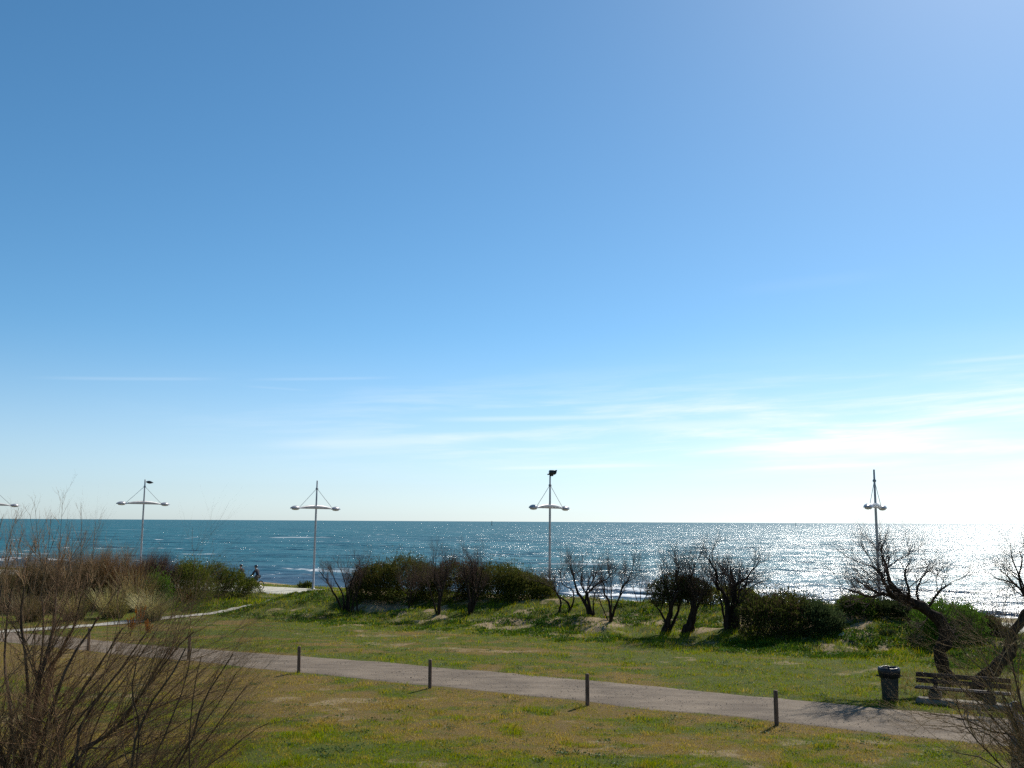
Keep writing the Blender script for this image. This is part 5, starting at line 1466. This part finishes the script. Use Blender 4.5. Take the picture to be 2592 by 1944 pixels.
def make_bicycle(label, loc, rz, group="bicycles on the promenade"):
    """Local frame: heading +Y, wheels on z = 0."""
    root = empty("bicycle", loc, rz); tag(root, label, "bicycle", group)
    def loc_part(g, name, mat, par=root, smooth=True):
        o = g.make(name, mat, None, smooth); o.parent = par; return o
    R_ = 0.335; wheels = {}
    for y in (-0.52, 0.53):
        a = np.linspace(0, 2 * np.pi, 37)
        w_ = loc_part(Geo().tube(np.stack([0 * a, y + np.cos(a) * 0.295, R_ + np.sin(a) * 0.295], -1), 0.012, 6), "wheel", M['chrome'])
        loc_part(Geo().tube(np.stack([0 * a, y + np.cos(a) * 0.315, R_ + np.sin(a) * 0.312], -1), 0.030, 8), "tyre", M['tyre'], w_)
        g = Geo()
        for q in np.arange(0, 2 * np.pi, np.pi / 10): g.tube([(0, y, R_), (0, y + np.cos(q) * 0.29, R_ + np.sin(q) * 0.29)], 0.0016, 4)
        g.tube([(-0.05, y, R_), (0.05, y, R_)], 0.022, 8)
        loc_part(g, "spokes", M['chrome'], w_)
        aa_ = np.linspace(math.radians(20 if y < 0 else 60), math.radians(175 if y < 0 else 190), 14)
        loc_part(Geo().tube(np.stack([0 * aa_, y - np.cos(aa_) * (0.35 if y < 0 else -0.35) * 1.0, R_ + np.sin(aa_) * 0.352], -1), 0.016, 6), "mudguard", M['bikepaint'])
    g = Geo(); bb = (0, -0.06, 0.29); st = (0, -0.20, 0.80); hd_ = (0, 0.36, 0.86); hb = (0, 0.40, 0.70)
    for p_, q_, r in ((bb, st, 0.016), (bb, hb, 0.019), (st, hd_, 0.016), (hd_, hb, 0.02), (hb, (0.05, 0.53, R_), 0.012), (hb, (-0.05, 0.53, R_), 0.012), (bb, (0.05, -0.52, R_), 0.011), (bb, (-0.05, -0.52, R_), 0.011), (st, (0.05, -0.52, R_), 0.009), (st, (-0.05, -0.52, R_), 0.009)):
        g.tube([p_, q_], r, 8)
    loc_part(g, "frame", M['bikepaint'])
    g = Geo(); g.tube([hd_, (0, 0.34, 1.0)], 0.014, 8); g.tube([(-0.30, 0.22, 1.03), (-0.22, 0.31, 1.03), (0, 0.36, 1.01), (0.22, 0.31, 1.03), (0.30, 0.22, 1.03)], 0.013, 8)
    loc_part(g, "handlebar", M['chrome'])
    g = Geo(); g.tube([st, (0, -0.235, 0.93)], 0.014, 8); loc_part(g, "seat_post", M['chrome'])
    loc_part(Geo().blob((0, -0.24, 0.955), (0.085, 0.14, 0.035), shape=lambda v: v * np.stack([np.where(v[:, 1] > 0, 1 - 0.65 * v[:, 1], 1.0), np.ones(len(v)), np.ones(len(v))], -1)), "saddle", M['shoe'])
    g = Geo(); g.tube([(0.06, -0.06, 0.29), (0.08, 0.06, 0.19), (0.16, 0.06, 0.19)], 0.012, 6); g.tube([(-0.06, -0.06, 0.29), (-0.08, -0.18, 0.39), (-0.16, -0.18, 0.39)], 0.012, 6)
    a = np.linspace(0, 2 * np.pi, 21); g.tube(np.stack([0 * a + 0.05, -0.06 + np.cos(a) * 0.09, 0.29 + np.sin(a) * 0.09], -1), 0.006, 5)
    loc_part(g, "crank", M['chrome'])
    loc_part(Geo().blob((0, -0.885, 0.50), (0.03, 0.015, 0.03)), "reflector", M['reflector'])
    return root


ride = dict(pelvis=(0, -0.22, 1.04), belly=(0, -0.17, 1.19), chest=(0, -0.08, 1.38), neck=(0, -0.02, 1.51), head=(0, 0.045, 1.665), chin_dir=0,
            shL=(-0.18, -0.04, 1.45), elL=(-0.28, 0.03, 1.19), wrL=(-0.285, 0.17, 1.055), handL=(-0.29, 0.235, 1.045),
            shR=(0.18, -0.04, 1.45), elR=(0.28, 0.03, 1.19), wrR=(0.285, 0.17, 1.055), handR=(0.29, 0.235, 1.045),
            hipL=(-0.09, -0.20, 0.99), knL=(-0.12, 0.17, 0.83), anL=(-0.125, -0.20, 0.50), toeL=(-0.13, -0.06, 0.43),
            hipR=(0.09, -0.20, 0.99), knR=(0.12, 0.13, 0.68), anR=(0.125, 0.03, 0.27), toeR=(0.13, 0.17, 0.225))
HD = math.atan2(-UY, -UX) - math.pi / 2           # heading left along the promenade


def rider_at(px, s, dz, blab, plab, top, sc):
    r = ray(px, 1480); y = (59.65 + s) / (NY + NX * r[0]); x = r[0] * y
    loc = np.array((x, y, float(ground_z(x, y)) + 0.022 + dz))
    make_bicycle(blab, loc, HD)
    person(plab, loc, HD, ride, top, M['trouser'], "helmet", M['helmet'], sc, turn=math.radians(12))


rider_at(647, -3.2, 0.0, "dark bicycle whose rear wheel shows beyond the long low shrub", "cyclist in dark clothes and helmet, upper body clear of the long low shrub", M['darkcloth'], 1.0)
rider_at(609, -1.6, -0.08, "dark bicycle hidden by the long low shrub", "cyclist in dark clothes, only head and shoulders above the long low shrub", M['darkcloth'], 1.0)

# dog on the gravel path
pd = gp(2462, 1819)
root = empty("dog", pd, HD); tag(root, "small sandy dog with dark head and pale paws on the gravel path before the bench", "dog")
dj = dict(rump=(0, -0.20, 0.30, 0.075), back=(0, -0.04, 0.31, 0.085), chest=(0, 0.14, 0.29, 0.095), neck=(0, 0.22, 0.35, 0.062), head=(0, 0.27, 0.40, 0.062), muzzle=(0, 0.35, 0.375, 0.032), nose=(0, 0.39, 0.365, 0.022),
          tail1=(0, -0.28, 0.32, 0.024), tail2=(0, -0.36, 0.25, 0.018), tail3=(0, -0.42, 0.14, 0.013))
de = [('rump', 'back'), ('back', 'chest'), ('chest', 'neck'), ('neck', 'head'), ('head', 'muzzle'), ('muzzle', 'nose'), ('rump', 'tail1'), ('tail1', 'tail2'), ('tail2', 'tail3')]
for s, n in ((-1, 'L'), (1, 'R')):
    o_ = 0.05 * s
    dj['ear' + n] = (0.07 * s, 0.25, 0.385, 0.02); dj['ear2' + n] = (0.085 * s, 0.26, 0.335, 0.016); de += [('head', 'ear' + n), ('ear' + n, 'ear2' + n)]
    dj['fs' + n] = (0.06 * s, 0.15, 0.22, 0.045); dj['fe' + n] = (0.062 * s, 0.13 + o_, 0.15, 0.028); dj['fw' + n] = (0.062 * s, 0.15 + o_, 0.075, 0.021); dj['fp' + n] = (0.062 * s, 0.18 + o_, 0.02, 0.022)
    dj['hk' + n] = (0.06 * s, -0.15, 0.20, 0.045); dj['hh' + n] = (0.06 * s, -0.25 - o_, 0.125, 0.022); dj['hm' + n] = (0.06 * s, -0.235 - o_, 0.06, 0.019); dj['hp' + n] = (0.06 * s, -0.20 - o_, 0.02, 0.022)
    de += [('chest', 'fs' + n), ('fs' + n, 'fe' + n), ('fe' + n, 'fw' + n), ('fw' + n, 'fp' + n), ('rump', 'hk' + n), ('hk' + n, 'hh' + n), ('hh' + n, 'hm' + n), ('hm' + n, 'hp' + n)]
dogm = bpy.data.materials.new("dog coat"); dogm.use_nodes = True
ntd = dogm.node_tree; pd_ = ntd.nodes["Principled BSDF"]; pd_.inputs["Roughness"].default_value = 0.85
tcd = N(ntd, "ShaderNodeTexCoord"); sp_ = N(ntd, "ShaderNodeSeparateXYZ"); ntd.links.new(tcd.outputs["Object"], sp_.inputs[0])
nd = N(ntd, "ShaderNodeTexNoise", Scale=16.0, Detail=4.0); ntd.links.new(tcd.outputs["Object"], nd.inputs["Vector"])
mA = N(ntd, "ShaderNodeMix", _data_type='RGBA'); mA.inputs[6].default_value = (0.15, 0.09, 0.05, 1); mA.inputs[7].default_value = (0.38, 0.27, 0.16, 1); ntd.links.new(nd.outputs["Fac"], mA.inputs[0])
mB = N(ntd, "ShaderNodeMix", _data_type='RGBA'); mB.inputs[7].default_value = (0.02, 0.018, 0.02, 1); ntd.links.new(mA.outputs[2], mB.inputs[6]); ntd.links.new(smooth_node(ntd, sp_.outputs[1], 0.16, 0.21), mB.inputs[0])
mC = N(ntd, "ShaderNodeMix", _data_type='RGBA'); mC.inputs[6].default_value = (0.70, 0.64, 0.55, 1); ntd.links.new(mB.outputs[2], mC.inputs[7]); ntd.links.new(smooth_node(ntd, sp_.outputs[2], 0.055, 0.11), mC.inputs[0])
ntd.links.new(mC.outputs[2], pd_.inputs["Base Color"])
skin_mesh("body", dj, de, 'back', dogm, root)
a = np.linspace(0, 2 * np.pi, 17)
Geo().tube(np.stack([np.cos(a) * 0.068, 0.215 + np.sin(a) * 0.03, 0.345 + np.sin(a) * -0.055], -1), 0.010, 6).make("collar", M['dogpale'], None, True).parent = root
for s in (-1, 1):
    Geo().blob((0.038 * s, 0.322, 0.415), (0.009, 0.009, 0.009)).make("eye", M['eye'], None, True).parent = root
